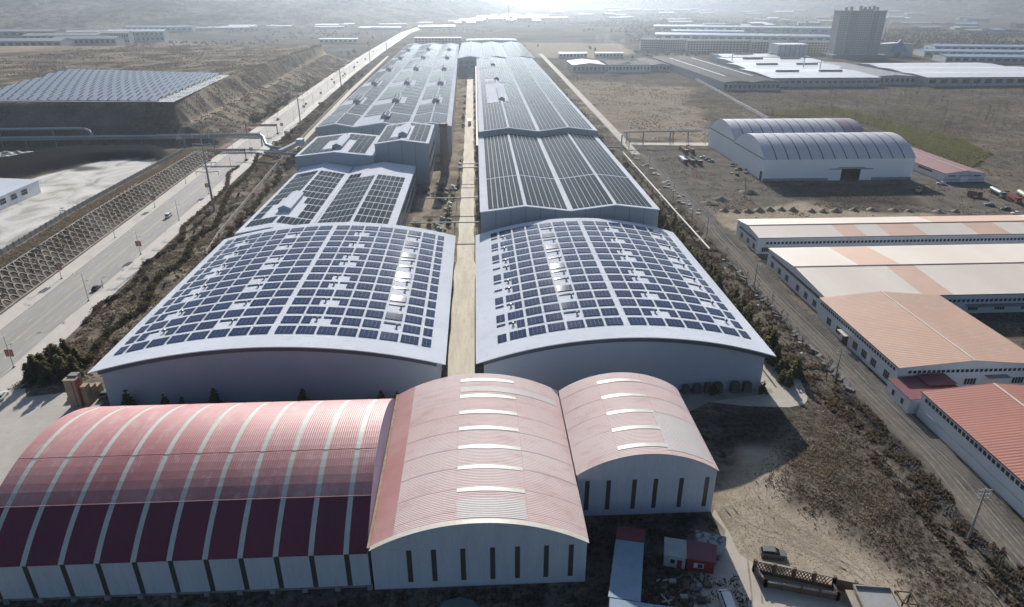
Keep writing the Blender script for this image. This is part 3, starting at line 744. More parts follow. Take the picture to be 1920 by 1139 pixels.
for x in xsS:
    part('wall_light_strip', MB().box(x-hw, x+hw, fy0+.32, fy0+.5, .9, fz-.2), M_STRIPW, t)
for k in range(12):
    x = -82+k*5.6; part('footing', MB().box(x-.45, x+.45, fy0-.1, fy0+.6, 0, .9), M_PLINTH, t)
part('plinth', MB().box(xL+.2, xR, fy0+.6, fy0+.9, 0, .9), M_PLINTH, t)
for yl, wd_ in ((97.68, .14), (107.5, .05)):
    zz = float(np.interp(yl, [p[0] for p in prL], [p[1] for p in prL])); part('sheet_lap', MB().beam((xL+.1, yl, zz+.01), (xR-.1, yl, zz+.01), wd_, .06), mat('red_sheet_lap', (.34,.15,.15), .8, (.46,.26,.25), .5), t)
gab = [(fy0+.3, 0)]+cut([(u, z-.2) for u, z in prL], fy0+.3, fy1-.3)+[(fy1-.3, 0)]
part('end_wall', MB().prism(gab, 'x', xL+.2, xL+.45), M_WALLY, t)
part('end_gable', MB().prism(gab, 'x', xR-.35, xR-.1), M_LILAC, t)
part('back_wall', MB().box(xL+.45, xR-.4, fy1-.6, fy1-.3, 0, fz-.25), M_WALLW, t)
def pink_arch(label, x0, x1, y0, y1, ze, zp, strips, sky, sx, edge):
    t = thing('pink_arched_shed', label, 'warehouse', ((x0+x1)/2, (y0+y1)/2, 0))
    pr = arc(x0, x1, ze, zp, 36)
    if edge:
        part('roof_edge_strip', shell(cut(pr, x0, x0+4.2), 'y', y0-.35, y1, .18), mat('bright_red_sheet', (.50,.25,.235), .7, (.56,.34,.315), .12, spec=.15, rib=('y', .45), ribdepth=.05), t)
        part('roof', shell(cut(pr, x0+4.2, x1), 'y', y0-.35, y1, .18), M_REDX, t)
    else: part('roof', shell(pr, 'y', y0-.35, y1, .18), M_REDX, t)
    for y in sky:
        part('skylight_strip', shell([(u, z+.06) for u, z in cut(pr, *sx)], 'y', y-.55, y+.55, .1), M_CREAMS, t)
    part('front_wall', MB().prism([(x0+.3, .0)]+[(u, z-.2) for u, z in cut(pr, x0+.3, x1-.3)]+[(x1-.3, .0)], 'y', y0, y0+.3), M_WALLW, t)
    for x in strips: part('wall_light_strip', MB().box(x-.43, x+.43, y0-.05, y0-.004, 1.5, 8.7), M_STRIPW, t)
    part('seam_rail', MB().box(x0+.4, x1-.4, y0-.03, y0-.006, 8.95, 9.05), M_FRAME, t)
    part('back_wall', MB().prism([(x0+.3, 0)]+[(u, z-.2) for u, z in cut(pr, x0+.3, x1-.3)]+[(x1-.3, 0)], 'y', y1-.5, y1-.2), M_WALLW, t)
    part('side_wall', MB().box(x0+.3, x0+.55, y0+.3, y1-.5, 0, ze-.22), M_WALLY, t)
    part('side_wall', MB().box(x1-.55, x1-.3, y0+.3, y1-.5, 0, ze-.22), mat('red_side_wall', (.36,.12,.14), .6, (.30,.10,.12), .2, rib=('y', .45)), t)
    ML_ = mat('sheet_lap', (.60,.43,.40), .8, (.54,.38,.35), .6)
    for y in np.arange(y0+2.7, y1-1, 5.9):
        part('sheet_lap', shell([(u, z+.02) for u, z in cut(pr, x0+(4.3 if edge else .1), x1-.1)], 'y', y-.03, y+.03, .04), ML_, t)
    for u in (sx[0]-.1, sx[1]+.1):
        zz = float(np.interp(u, [p[0] for p in pr], [p[1] for p in pr])); part('sheet_lap', MB().beam((u, y0-.3, zz+.01), (u, y1-.1, zz), .07, .04), ML_, t)
    return t, pr
tp1, pp = pink_arch('pale pink arched shed beside the striped red hall, seven dark slits in its front', -19.9, 17.7, 89.3, 138.2, 9.3, 14.6,
          [-13.2,-9.0,-4.0,1.1,5.4,10.4,14.7], [135.4,128.6,122.3,116.4,110.1,103.8,97.5], (-5, 7.2), True)
part('roof_patch', shell([(u, z+.04) for u, z in cut(pp, -4.9, 7.0)], 'y', 90.2, 95.2, .08), M_PATCH, tp1)
part('roof_patch', shell([(u, z+.04) for u, z in cut(pp, -4.9, 16.5)], 'y', 130.4, 132.6, .08), M_PATCH, tp1)
part('front_rail', MB().prism(cut([(u, z+.03) for u, z in pp], -19.8, 17.6)+[(u, z-.02) for u, z in reversed(cut(pp, -19.8, 17.6))], 'y', 88.8, 89.8), M_CREAMS, tp1)
part('roof_seam', MB().beam((-19.95, 89.3, 9.45), (-19.95, 138, 9.45), .5, .25), mat('rusty_flashing', (.42,.32,.22), .9, (.26,.19,.13), .8), tp1)
tp2, pp2 = pink_arch('smaller pale pink arched shed set back, beside the brush field', 17.7, 45.7, 105.9, 136.4, 10.4, 15.0,
          [20.0,24.2,29.3,33.5,38.6,43.7], [133,126.7,120.4,114.4,108.4], (26, 36), False)
part('roof_patch', shell([(u, z+.04) for u, z in cut(pp2, 35.5, 45)], 'y', 107, 120, .08), M_PATCH, tp2)

# ---- right-hand sheds
M_CREAM = mat('cream_roof', (.84,.75,.64), .55, (.78,.67,.56), .05, (1, .3, 1), rib=('x', .8), ribdepth=.03)
M_PEACH = mat('peach_roof', (.78,.52,.38), .55, (.72,.47,.34), .06, rib=('x', .8), ribdepth=.03)
M_TAN = mat('tan_red_roof', (.60,.37,.25), .55, (.53,.34,.245), .05, (1, 1, 1), c3=(.63,.46,.35), rib=('y', .9), ribdepth=.06)
M_BRICK = mat('red_ribbed_roof', (.46,.185,.13), .55, (.40,.165,.12), .06, rib=('y', .9), ribdepth=.07)
M_DKRED = mat('dark_red_roof', (.22,.055,.065), .55, (.17,.045,.055), .15, rib=('y', .6), ribdepth=.04)
M_TRIM = mat('dark_trim', (.10,.06,.06), .6)
_wm = {}
def window(t, x, y, z, w_, h, face, panes=1):
    "window set proud of its wall; face: 'y' looks to -y, 'x' looks to -x"
    k = (round(w_, 2), round(h, 2), panes)
    if k not in _wm:
        mb = MB(); mb.box(-w_/2, w_/2, -.06, 0, 0, h, 0)
        pw = w_/panes
        for i in range(panes): mb.box(-w_/2+i*pw+.07, -w_/2+(i+1)*pw-.07, -.085, -.055, .07, h-.07, 1)
        _wm[k] = mb.mesh('window', [M_FRAME, M_WIN])
    o3 = org(t); link('window', _wm[k], t, (x-o3[0], y-o3[1], z-o3[2]), (0, 0, 0 if face == 'y' else R(-90)))
def gable_x(name, label, x0, x1, y0, y1, ze, zr, sections_f, sections_b, wl=M_WALLW):
    "gable shed with its ridge along x; roof sheets laid in coloured sections"
    t = thing(name, label, 'warehouse', ((x0+x1)/2, (y0+y1)/2, 0)); ym = (y0+y1)/2
    for (ya, za, yb, zb, secs) in ((y0-.5, ze-.05, ym, zr, sections_f), (ym, zr, y1+.5, ze-.05, sections_b)):
        for a, b2, m in secs:
            part('roof_panel', shell([(ya, za), (yb, zb)], 'x', a, b2, .15), m, t)
    part('ridge_cap', MB().beam((x0-.3, ym, zr+.05), (x1, ym, zr+.05), .7, .14), M_TRIM, t)
    part('end_wall', MB().prism([(y0, 0), (y0, ze-.2), (ym, zr-.2), (y1, ze-.2), (y1, 0)], 'x', x0, x0+.3), M_WALLY, t)
    part('front_wall', MB().box(x0+.3, x1, y0, y0+.3, 0, ze-.2), wl, t)
    part('back_wall', MB().box(x0+.3, x1, y1-.3, y1, 0, ze-.2), wl, t)
    part('eave_trim', MB().box(x0-.3, x1, y0-.58, y0-.5, ze-.28, ze-.02), M_TRIM, t)
    return t
def gx(pxs, py, z): return [G(p, py, z)[0] for p in pxs]
a = gx((1423, 1587, 1631, 1677, 1750, 1850, 1913), 440, 8.2)
S1 = [(110.6, a[1], M_CREAM), (a[1], a[2], M_PEACH), (a[2], a[3], M_CREAM), (a[3], a[4], M_PEACH), (a[4], a[5], M_CREAM), (a[5], a[6], M_PEACH), (a[6], 330, M_CREAM)]
S1b = [(110.6, 190, M_CREAM), (190, 235, M_PEACH), (235, 330, M_CREAM)]
r1 = gable_x('cream_roof_shed', 'low white shed with cream and peach striped roof facing the sand heaps', 110.9, 330, 252.5, 276.5, 7, 8.2, S1, S1b)
for k in range(112): window(r1, 114.5+k*1.55, 252.5, 4.0, 1.15, 1.15, 'y')
window(r1, 114.3, 252.5, .9, 3.6, 2.0, 'y', 4)
part('clerestory', MB().box(110.78, 110.895, 255.5, 273.5, 4.4, 5.3), M_WIN, r1)
for y in (256.5, 263, 270): window(r1, 110.9, y, 1., 2.6, 2.2, 'x', 3)
S2 = [(109.6, 142, M_CREAM), (142, 152, M_PEACH), (152, 185, M_CREAM), (185, 330, M_CREAM)]
S2b = [(109.6, 133, M_CREAM), (133, 148, M_PEACH), (148, 330, M_CREAM)]
r2 = gable_x('cream_roof_hall', 'wide white hall with cream roof and one broad peach band beside the dirt road', 109.9, 330, 194.3, 240, 7, 8.3, S2, S2b)
for k in range(52): window(r2, 151.5+k*1.55, 194.3, 4.0, 1.15, 1.15, 'y')
for k in range(6): window(r2, 160+k*9, 194.3, 1.1, 3.4, 1.9, 'y', 4)
part('canopy', MB().box(157, 178, 192.0, 194.25, 3.15, 3.35), M_PLINTH, r2)
part('clerestory', MB().box(109.78, 109.895, 198, 237, 4.6, 5.5), M_WIN, r2)
for y in (200, 206.5, 213, 222, 228.5, 235): window(r2, 109.9, y, 1., 2.6, 2.2, 'x', 3)
def gable_y(name, label, x0, x1, y0, y1, ze, zr, rm, wl=M_WALLW, ws=M_WALLY, trim=M_TRIM, back=True):
    t = thing(name, label, 'warehouse', ((x0+x1)/2, (y0+y1)/2, 0)); xm = (x0+x1)/2
    for a, za, b2, zb in ((x0-.4, ze-.05, xm, zr), (xm, zr, x1+.4, ze-.05)):
        part('roof_slope', shell([(a, za), (b2, zb)], 'y', y0-.4, y1, .15), rm, t)
    part('ridge_cap', MB().beam((xm, y0-.45, zr+.05), (xm, y1, zr+.05), .55, .12), M_CREAMS, t)
    part('front_wall', MB().prism([(x0, 0), (x0, ze-.2), (xm, zr-.2), (x1, ze-.2), (x1, 0)], 'y', y0, y0+.3), wl, t)
    if back: part('back_wall', MB().prism([(x0, 0), (x0, ze-.2), (xm, zr-.2), (x1, ze-.2), (x1, 0)], 'y', y1-.3, y1), wl, t)
    part('side_wall', MB().box(x0, x0+.3, y0+.3, y1-.3, 0, ze-.2), ws, t)
    part('side_wall', MB().box(x1-.3, x1, y0+.3, y1-.3, 0, ze-.2), ws, t)
    part('eave_trim', MB().box(x0-.5, x0-.4, y0-.4, y1, ze-.25, ze-.02), trim, t)
    return t
r3 = gable_y('tan_roof_shed', 'white shed with ribbed tan roof and pale ridge, joined to the cream roof hall', 108, 146.8, 149, 193.7, 7, 8.7, M_TAN, back=False)
for k in range(28): window(r3, 111+k*1.28, 149, 5.0, 1.0, 1.0, 'y')
for x in (121, 128, 141): window(r3, x, 149, 1.3, 3.2, 1.9, 'y', 4)
part('door', MB().box(132.5, 136.5, 148.9, 148.99, 0, 3.6), M_FRAME, r3); part('canopy', MB().box(131.5, 137.5, 147.2, 149, 3.9, 4.08), M_PLINTH, r3)
for k in range(32): window(r3, 108, 151+k*1.33, 5.0, 1.0, 1.0, 'x')
for y in (153.5, 160, 165, 170, 180, 186): window(r3, 108, y, 1.1, 2.6, 2.3, 'x', 3)
part('door', MB().box(107.9, 107.99, 174, 177, 0, 3.2), M_WIN, r3); part('canopy', MB().box(106.2, 108, 173.2, 177.8, 3.5, 3.7), M_CREAMS, r3)
r4 = gable_y('red_roof_shed', 'white shed with ribbed brick-red roof at the end of the dirt road', 107, 141.5, 84, 137.4, 7, 8.7, M_BRICK)
for k in range(36): window(r4, 107, 87+k*1.38, 5.0, 1.05, 1.1, 'x')
part('wall_rail', MB().beam((106.9, 85, 2.6), (106.9, 137, 2.6), .16), M_FRAME, r4)
t = thing('lean_to', 'small dark red lean-to wedged between the tan roof and brick-red roof sheds', 'shed', (112, 143, 0))
part('roof', shell([(104.8, 4.3), (119.6, 4.9)], 'y', 137.9, 148.2, .15), M_DKRED, t)
part('wall', MB().box(105.1, 119.3, 138.2, 138.5, 0, 4.2).box(105.1, 105.4, 138.5, 147.9, 0, 4.2).box(119, 119.3, 138.5, 147.9, 0, 4.6), M_WALLY, t)
part('roof_step', shell([(112.5, 5.0), (119.8, 5.35)], 'y', 143, 148.3, .15), M_DKRED, t)
for y in (141, 145): window(t, 105.1, y, 1.2, 1.2, 1.6, 'x')
# ---- twin hangars with barrel roofs
M_HROOF = mat('hangar_roof', (.62,.61,.63), .5, (.54,.52,.56), .05, c3=(.46,.42,.48))
M_HROOF2 = mat('hangar_roof_purple', (.30,.22,.27), .5, (.36,.28,.33), .05)
M_HWALL = mat('hangar_wall', (.80,.82,.85), .6, (.75,.77,.80), .06, rib=('x', 1.2), ribdepth=.03)
def hangar(label, y0, x0, x1, door):
    y1 = y0+50; pr = arc(y0, y1, 12.2, 21.2, 30)
    t = thing('barrel_roof_hangar', label, 'hangar', ((x0+x1)/2, y0+25, 0), 'barrel roof hangars')
    n = 13; e = np.linspace(x0, x1, n+1)
    for i in range(n):
        part('roof_panel', shell(pr, 'x', e[i]+(.35 if i else 0), e[i+1]-(.35 if i < n-1 else 0), .2), M_HROOF2 if (i > n-3 and not door) else M_HROOF, t)
        if i: part('skylight_strip', shell([(u, z-.06) for u, z in pr], 'x', e[i]-.35, e[i]+.35, .14), M_STRIPW, t)
    g = [(y0+.3, 0)]+cut([(u, z-.2) for u, z in pr], y0+.3, y1-.3)+[(y1-.3, 0)]
    part('end_wall', MB().prism(g, 'x', x0+.2, x0+.5), M_HWALL, t); part('end_wall', MB().prism(g, 'x', x1-.5, x1-.2), M_HWALL, t)
    fl = [(y0+1, 11.7), (y1-1, 11.7), (y1-1, 12.2), (y0+1, 12.2)]
    part('gable_band', MB().prism(fl, 'x', x0+.06, x0+.19), M_STRIPW, t)
    if door:
        dx = (202, 213)
        part('front_wall', MB().box(x0+.5, dx[0], y0+.3, y0+.6, 0, 12).box(dx[1], x1-.5, y0+.3, y0+.6, 0, 12).box(dx[0], dx[1], y0+.3, y0+.6, 6.2, 12), M_HWALL, t)
        part('plinth', MB().box(x0+.4, dx[0]-7, y0+.05, y0+.29, 0, 1.5).box(dx[1]+7, x1-.4, y0+.05, y0+.29, 0, 1.5), M_PLINTH, t)
        for a, b2 in ((dx[0]-6.4, dx[0]), (dx[1], dx[1]+6.4)): part('door_leaf', MB().box(a, b2, y0+.02, y0+.28, .1, 6.2), M_HWALL, t)
        part('door_rail', MB().box(dx[0]-7, dx[1]+7, y0-.1, y0+.29, 6.25, 6.6), M_TRIM, t); part('canopy', MB().box(dx[0]-2, dx[1]+2, y0-1.2, y0+.29, 7.2, 7.4), M_PLINTH, t)
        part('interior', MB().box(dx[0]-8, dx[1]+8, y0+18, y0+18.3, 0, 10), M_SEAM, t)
        part('side_door', MB().box(x0+.1, x0+.19, y0+1.5, y0+4.5, 0, 5), M_SEAM, t)
    else: part('front_wall', MB().box(x0+.5, x1-.5, y0+.6, y0+.9, 0, 12), M_HWALL, t)
    part('back_wall', MB().box(x0+.5, x1-.5, y1-.9, y1-.6, 0, 12), M_HWALL, t)
hangar('white barrel roofed hangar with an open sliding door facing the sand heaps', 367, 157.5, 243, True)
hangar('white barrel roofed hangar set behind the one with the open door', 417.3, 158.5, 243, False)
t = gable_y('red_roof_store', 'low white store with dull red roof beside the hangars and parked trucks', 257.5, 280.5, 360.5, 470, 4.9, 6.4, mat('dull_red_roof', (.33,.15,.14), .6, (.28,.125,.12), .08))
for x in (261.5, 276): window(t, x, 360.5, 3.0, 4.2, .9, 'y', 4)
part('door', MB().box(266.8, 271.2, 360.38, 360.49, 0, 3.2), M_HWALL, t); part('canopy', MB().box(265.8, 272.2, 359, 360.5, 3.5, 3.66), M_PLINTH, t)
part('wall_band', MB().box(257.4, 280.6, 360.42, 360.49, 1.25, 1.4), M_TRIM, t)
for y in (372, 397): part('clerestory', MB().box(257.36, 257.49, y, y+13, 2.8, 3.8), M_WIN, t)

# ---- yard building on the terrace, solar field
t = thing('terrace_workshop', 'white workshop with flat pale roof standing in the bright coal yard', 'workshop', (-228, 318, 7.4))
part('roof', shell([(-250,13.4),(-231,14.2),(-212.2,13.2)], 'y', 283, 337, .3), M_ROOFF, t)
part('wall', MB().box(-213, -212.7, 284, 336, 7.2, 13.0).box(-249, -213, 283.6, 284, 7.2, 13).box(-249, -213, 335.7, 336, 7.2, 13), M_WALLY, t)
for y in (305.5, 313.5, 321.5):
    mb = MB().box(-212.68, -212.5, y, y+4.4, 9.3, 11.8, 0)
    w_ = part('window', mb, M_FRAME, t)
    for k in range(3): part('pane', MB().box(-212.52, -212.44, y+.15+k*1.42, y+1.42+k*1.42, 9.4, 10.6), M_WIN, w_)
    part('pane', MB().box(-212.52, -212.44, y+.15, y+4.25, 10.75, 11.7), M_WIN, w_)
zf = 25.3
fpts = [(-374,524),(-214.5,510.5),(-219.5,560),(-232,688),(-410,738)]
sheet('solar_field_base', fpts, zf+.2, mat('pale_gravel', (.46,.48,.51), .9, (.40,.42,.45), .2))
mb = MB(); w0, d0, tl = 6.9, 8.6, R(9)
dz, dy = math.sin(tl)*d0/2, math.cos(tl)*d0/2
mb.add([(-w0/2,-dy,1.7-dz),(w0/2,-dy,1.7-dz),(w0/2,dy,1.7+dz),(-w0/2,dy,1.7+dz)], [(0,1,2,3)], 0)
mb.add([(-w0/2,-dy,1.6-dz),(w0/2,-dy,1.6-dz),(w0/2,dy,1.6+dz),(-w0/2,dy,1.6+dz)], [(3,2,1,0)], 1)
for sx in (-1, 1):
    mb.beam((sx*w0/2, -dy, 1.7-dz), (sx*w0/2, dy, 1.7+dz), .35, .5, 2)
    mb.beam((sx*w0*.42, dy*.8, 0), (sx*w0*.42, dy*.8, 1.6+dz*.8), .3, .3, 2); mb.beam((sx*w0*.42, -dy*.8, 0), (sx*w0*.42, -dy*.8, 1.6-dz*.8), .3, .3, 2)
ME_TAB = mb.mesh('solar_table', [mat('pale_solar_glass', (.33,.38,.44), .4, (.29,.34,.40), .05), M_STEEL, M_SEAM])
n = 0
for r in range(11):
    f = r/10.; y = 519+(680-519)*f; xr_ = -225.5-(13*f); xl_ = -368-(36*f)
    k = 0; x = xr_-5
    while x > xl_:
        yy_ = y+(xr_-x)*(.10+.19*f)
        o = link('solar_table', ME_TAB, None, (x, yy_, zf+.15)); tag(o, 'tilted solar table on the plateau, '+('front row above the bank','second row from the bank','third row from the bank','fourth row from the bank','fifth row from the bank','middle row of the field','fifth row from the far edge','fourth row from the far edge','third row from the far edge','second row from the far edge','back row at the far edge')[r], 'solar panel', 'solar tables on the plateau, row '+'abcdefghijk'[r]); x -= 7.4; n += 1
print('tables', n)
# ================================================================ VEGETATION
M_NEEDLE = mat('dry_conifer', (.115,.115,.055), .9, (.17,.152,.076), 1.2, c3=(.25,.195,.11), spec=.2, trans=.5)
M_BARK = mat('bark', (.10,.08,.065), .9, (.07,.055,.045), 2., spec=.2)
M_TWIG = mat('bare_twig', (.16,.125,.095), .95, (.12,.095,.075), 1., spec=.1)
M_DARKLEAF = mat('dark_shrub', (.040,.044,.024), .9, (.062,.058,.034), 1.5, spec=.2, trans=.35)
M_RUST = mat('russet_leaf', (.19,.11,.065), .9, (.13,.08,.048), 1.5, spec=.2, trans=.4)
M_HEDGE = mat('hedge_leaf', (.075,.064,.028), .9, (.11,.09,.042), 1., spec=.2, trans=.4)
M_STRAW = mat('dry_grass', (.25,.20,.14), .95, (.17,.135,.095), .35, c3=(.35,.29,.21), spec=.1, trans=.5)
M_STRAW2 = mat('dark_dry_grass', (.15,.115,.08), .95, (.10,.078,.056), .4, c3=(.21,.16,.105), spec=.1, trans=.5)
def leafcloud(n, centre, radii, size, seed, cone=False, flat=.3):
    "n small leaf-clump faces spread through a lumpy volume"
    g = np.random.default_rng(seed); P_ = []
    lobes = [(g.normal(0, .45, 3), g.uniform(.35, .6)) for _ in range(9)]
    while len(P_) < n:
        p = g.uniform(-1, 1, 3)
        if cone:
            h = (p[2]+1)/2
            if math.hypot(p[0], p[1]) > (1-h)**.75*(.72+.35*math.sin(3*math.atan2(p[1], p[0])+6*h+seed)) or g.random() < .25: continue
        else:
            if not any(np.linalg.norm(p-c) < r for c, r in lobes): continue
        P_.append(p)
    P_ = np.array(P_)*np.array(radii)+np.array(centre)
    d1 = g.normal(0, 1, (n, 3)); d1[:, 2] *= flat; d1 /= np.linalg.norm(d1, axis=1)[:, None]
    d2 = g.normal(0, 1, (n, 3)); d2 -= d1*(d1*d2).sum(1)[:, None]; d2 /= np.linalg.norm(d2, axis=1)[:, None]
    s = size*g.uniform(.55, 1.35, (n, 1))
    V = np.stack([P_-d1*s, P_+d2*s*.55, P_+d1*s, P_-d2*s*.55], 1).reshape(-1, 3)
    return V, np.arange(4*n).reshape(-1, 4)
def conifer_proto(h, r, seed, n=420, m=None):
    tr = MB().tube([(0,0,-.3),(0,0,h*.5),(.05,0,h*.92)], [.16, .1, .03], 6)
    for k in range(6):
        a = k*2.3; z = h*(.2+.1*k); tr.tube([(0,0,z),(math.cos(a)*r*.7,math.sin(a)*r*.7,z+.25)], [.06,.02], 4)
    V, F = leafcloud(n, (0,0,h*.54), (r, r, h*.5), h*.085, seed, True)
    return tr.mesh('trunk', M_BARK), fast_mesh('crown', V, F, m or M_NEEDLE)
def shrub_proto(r, seed, n=160, m=None):
    tr = MB()
    for k in range(5):
        a = k*1.26; tr.tube([(0,0,-.2),(math.cos(a)*r*.5,math.sin(a)*r*.5,r*.9)], [.05,.02], 4)
    V, F = leafcloud(n, (0,0,r*.75), (r, r, r*.8), r*.2, seed)
    return tr.mesh('trunk', M_BARK), fast_mesh('crown', V, F, m or M_DARKLEAF)
def bare_proto(h, seed, spread=.32):
    g = random.Random(seed); tr = MB(); tw = MB(); pts = [(0,0,-.3)]
    for k in range(1, 5): pts.append((g.uniform(-.03,.03)*h, g.uniform(-.03,.03)*h, h*k/4.2))
    tr.tube(pts, [h*.016, h*.013, h*.01, h*.006, h*.003], 5)
    def br(p, d, L, lev):
        q = p+d*L; (tr if lev == 0 else tw).tube([tuple(p), tuple(p+d*L*.5+Vector((0,0,L*.05))), tuple(q)], [h*.0062/(lev+1), h*.0045/(lev+1), h*.002], 3, cap=False)
        if lev < 2:
            for _ in range(4 if lev == 0 else 3):
                e = (d+Vector((g.uniform(-.7,.7), g.uniform(-.7,.7), g.uniform(-.1,.7)))).normalized()
                br(p+d*L*g.uniform(.35, 1), e, L*g.uniform(.4,.6), lev+1)
    for k in range(11):
        z = h*g.uniform(.28, .95); a = g.uniform(0, 6.28); i = min(3, int(z/h*4.2))
        d = Vector((math.cos(a)*spread*2, math.sin(a)*spread*2, .8)).normalized()
        br(Vector((pts[i][0], pts[i][1], z)), d, h*.30*(1.15-z/h*.7), 0)
    return tr.mesh('trunk', M_TWIG), tw.mesh('crown', M_TWIG)
CON = [conifer_proto(6.2, 1.9, 11), conifer_proto(5.0, 1.7, 12), conifer_proto(7.2, 2.0, 13), conifer_proto(4.2, 1.6, 14, 320)]
BIGCON = [conifer_proto(8.5, 3.0, 21, 900), conifer_proto(7.4, 3.2, 22, 900), conifer_proto(9.2, 2.8, 23, 900)]
SHR = [shrub_proto(1.5, 31), shrub_proto(1.2, 32), shrub_proto(1.8, 33, 200)]
RUS = [shrub_proto(2.2, 35, 240, M_RUST), shrub_proto(1.8, 36, 200, M_HEDGE)]
BARE = [bare_proto(8, 41), bare_proto(7, 42), bare_proto(9, 43, .2), bare_proto(6, 44, .45)]
def plant(name, proto, x, y, s, label, cat, group, z=None):
    t = thing(name, label, cat, (x, y, float(terrain(x, y)) if z is None else z), group, random.uniform(0, 6.28)); t.scale = (s*random.uniform(.9,1.1), s*random.uniform(.9,1.1), s)
    link('trunk', proto[0], t); link('crown', proto[1], t); return t
# row of conifers between the solar hall and the white pipe
for k in range(96):
    y = 153+k*1.9+random.uniform(-.8,.8); x = 82.6+random.uniform(-2.2,3.0)+(.5 if y > 250 else 0)
    plant('conifer', random.choice(CON), x, y, random.uniform(.8,1.25), 'brownish green young pine in the row beside the solar sheds', 'pine tree', 'pines between the solar sheds and the white pipe')
for k in range(60):
    y = 336+k*9.2+random.uniform(-3,3); x = 85+random.uniform(-2.5,3)+(y-336)*.008
    plant('roadside_bush', random.choice(RUS[1:]+SHR), x, y, random.uniform(.9,1.5), 'dull brown bush along the far side of the long solar shed', 'bush', 'bushes beyond the pine row')
# clump at the road by the forecourt
for k, (a, b2, s) in enumerate(((62,716,1),(85,722,1.05),(112,718,1),(135,712,.9),(75,704,1),(105,700,1.1),(140,694,.8),(92,690,.95),(120,680,.85),(50,724,.8))):
    gx_, gy_, _ = G(a, b2); plant('pine_tree', BIGCON[k % 3], gx_, gy_+2, s*.86, 'dense olive pine in the clump at the forecourt corner', 'pine tree', 'clump of pines by the road')
for a, s in ((257,.72),(323,.55),(355,.45),(415,.72),(575,.62),(718,.5),(748,.45)):
    gx_ = -95.6+(a-203)*.1357; plant('yard_tree', CON[1], gx_, 149.0, s*1.7, 'small dark evergreen against the wide arched hall front wall', 'tree', 'evergreens along the hall front', 0)
for a in (62, 75):
    plant('yard_tree', CON[3], a-2, 149.6, .9, 'small dark evergreen among the stacks by the hall front', 'tree', 'evergreens among the stacks', 0)
# hedges winding through the scrub strip
def hedge(label, pts, wd, hh, n, seed, m=None):
    g = np.random.default_rng(seed); P_ = np.array([G(160+a/3.797, 400+b2/3.797)[:2] for a, b2 in pts])
    seg = np.linalg.norm(np.diff(P_, axis=0), axis=1); cum = np.concatenate([[0], np.cumsum(seg)])
    s = g.uniform(0, cum[-1], n); X = np.interp(s, cum, P_[:, 0]); Y = np.interp(s, cum, P_[:, 1])
    X = X+g.normal(0, wd*.42, n); Y = Y+g.normal(0, wd*.2, n); Z = terrain(X, Y)+g.uniform(.05, hh, n)*(.8+.4*np.sin(s*.7))
    C = np.stack([X, Y, Z], 1); d1 = g.normal(0, 1, (n, 3)); d1 /= np.linalg.norm(d1, axis=1)[:, None]; d2 = g.normal(0, 1, (n, 3)); d2 -= d1*(d1*d2).sum(1)[:, None]; d2 /= np.linalg.norm(d2, axis=1)[:, None]
    k = g.uniform(.22, .5, (n, 1)); V = np.stack([C-d1*k, C+d2*k*.7, C+d1*k, C-d2*k*.7], 1).reshape(-1, 3)
    o = link('hedge', fast_mesh('hedge', V, np.arange(4*n).reshape(-1, 4), m or M_HEDGE)); tag(o, label, 'hedge')
hedge('olive clipped hedge winding close along the solar hall side', [(20,1080),(100,940),(170,860),(320,750),(400,700),(450,620),(480,520),(560,440),(640,390),(720,330),(760,220),(800,170),(930,100),(970,0)], 1.5, 1.3, 9000, 1)
hedge('dark brown hedge winding beside the road pavement', [(0,790),(60,720),(120,640),(230,600),(330,530),(400,440),(430,360),(520,310),(620,260),(690,170),(700,100)], 1.2, 1.0, 5500, 2, M_STRAW2)
hedge('long olive hedge snaking between the pipe bridge and the road', [(970,0),(1010,-110),(1040,-170),(1130,-240),(1200,-330),(1230,-420)], 1.5, 1.2, 4000, 3)
hedge('dark hedge along the pavement before the pipe bridge', [(700,100),(850,-30),(960,-130),(1010,-190),(1020,-280),(1090,-330)], 1.4, 1.0, 3500, 4, M_STRAW2)
for k in range(62):
    y = random.uniform(172, 420); xa = float(roadx(y))+17; x = random.uniform(xa, min(-100, xa+17))
    plant('round_shrub', random.choice(SHR), x, y, random.uniform(.45,.8), 'small dark round shrub in the scrub strip beside the road', 'shrub', 'round shrubs in the scrub strip')
for k in range(34):
    y = 262+k*6+random.uniform(-2,2); x = -107-(y-262)*.055+random.uniform(-1.5,3)
    plant('russet_bush', random.choice(RUS), x, y, random.uniform(.6,1.1), 'russet leafy bush between the works path and solar sheds', 'bush', 'bushes along the works path')
# bare trees
def bare(x, y, s, label, group): plant('bare_tree', random.choice(BARE), x, y, s, label, 'tree', group)
for a, b2 in ((15,262),(55,262),(75,264),(140,266),(185,268),(228,270),(256,268),(280,268),(232,264)):
    q = G(a, b2, 4); bare(q[0], q[1], .9, 'leafless tree beside the pipeline above the coal bank', 'bare trees by the pipeline')
for a, b2 in ((1570,372),(1652,372),(1395,370),(1550,374)):
    q = G(a, b2); bare(q[0], q[1], 1., 'leafless tree in the shadow of the open hangar', 'bare trees before the hangar')
for k in range(16):
    q = G(1700-k*2+random.uniform(-14,14), 870+k*9+random.uniform(-4,6)); bare(min(q[0], 96), q[1], random.uniform(.35,.6), 'thin leafless sapling between the brush and dirt road', 'saplings beside the dirt road')
for k in range(34):
    y = random.uniform(150, 300); bare(random.uniform(90.5, 97), y, random.uniform(.4,.75), 'thin leafless sapling by the dirt road near the power poles', 'saplings along the power line')
for k in range(120):   # plantations in the fields
    a = random.uniform(1430, 1920); b2 = random.uniform(165, 250); q = G(a, b2); bare(q[0], q[1], random.uniform(.7,1.2), 'leafless tree in the fields beyond the hangars', 'bare trees in the east fields')
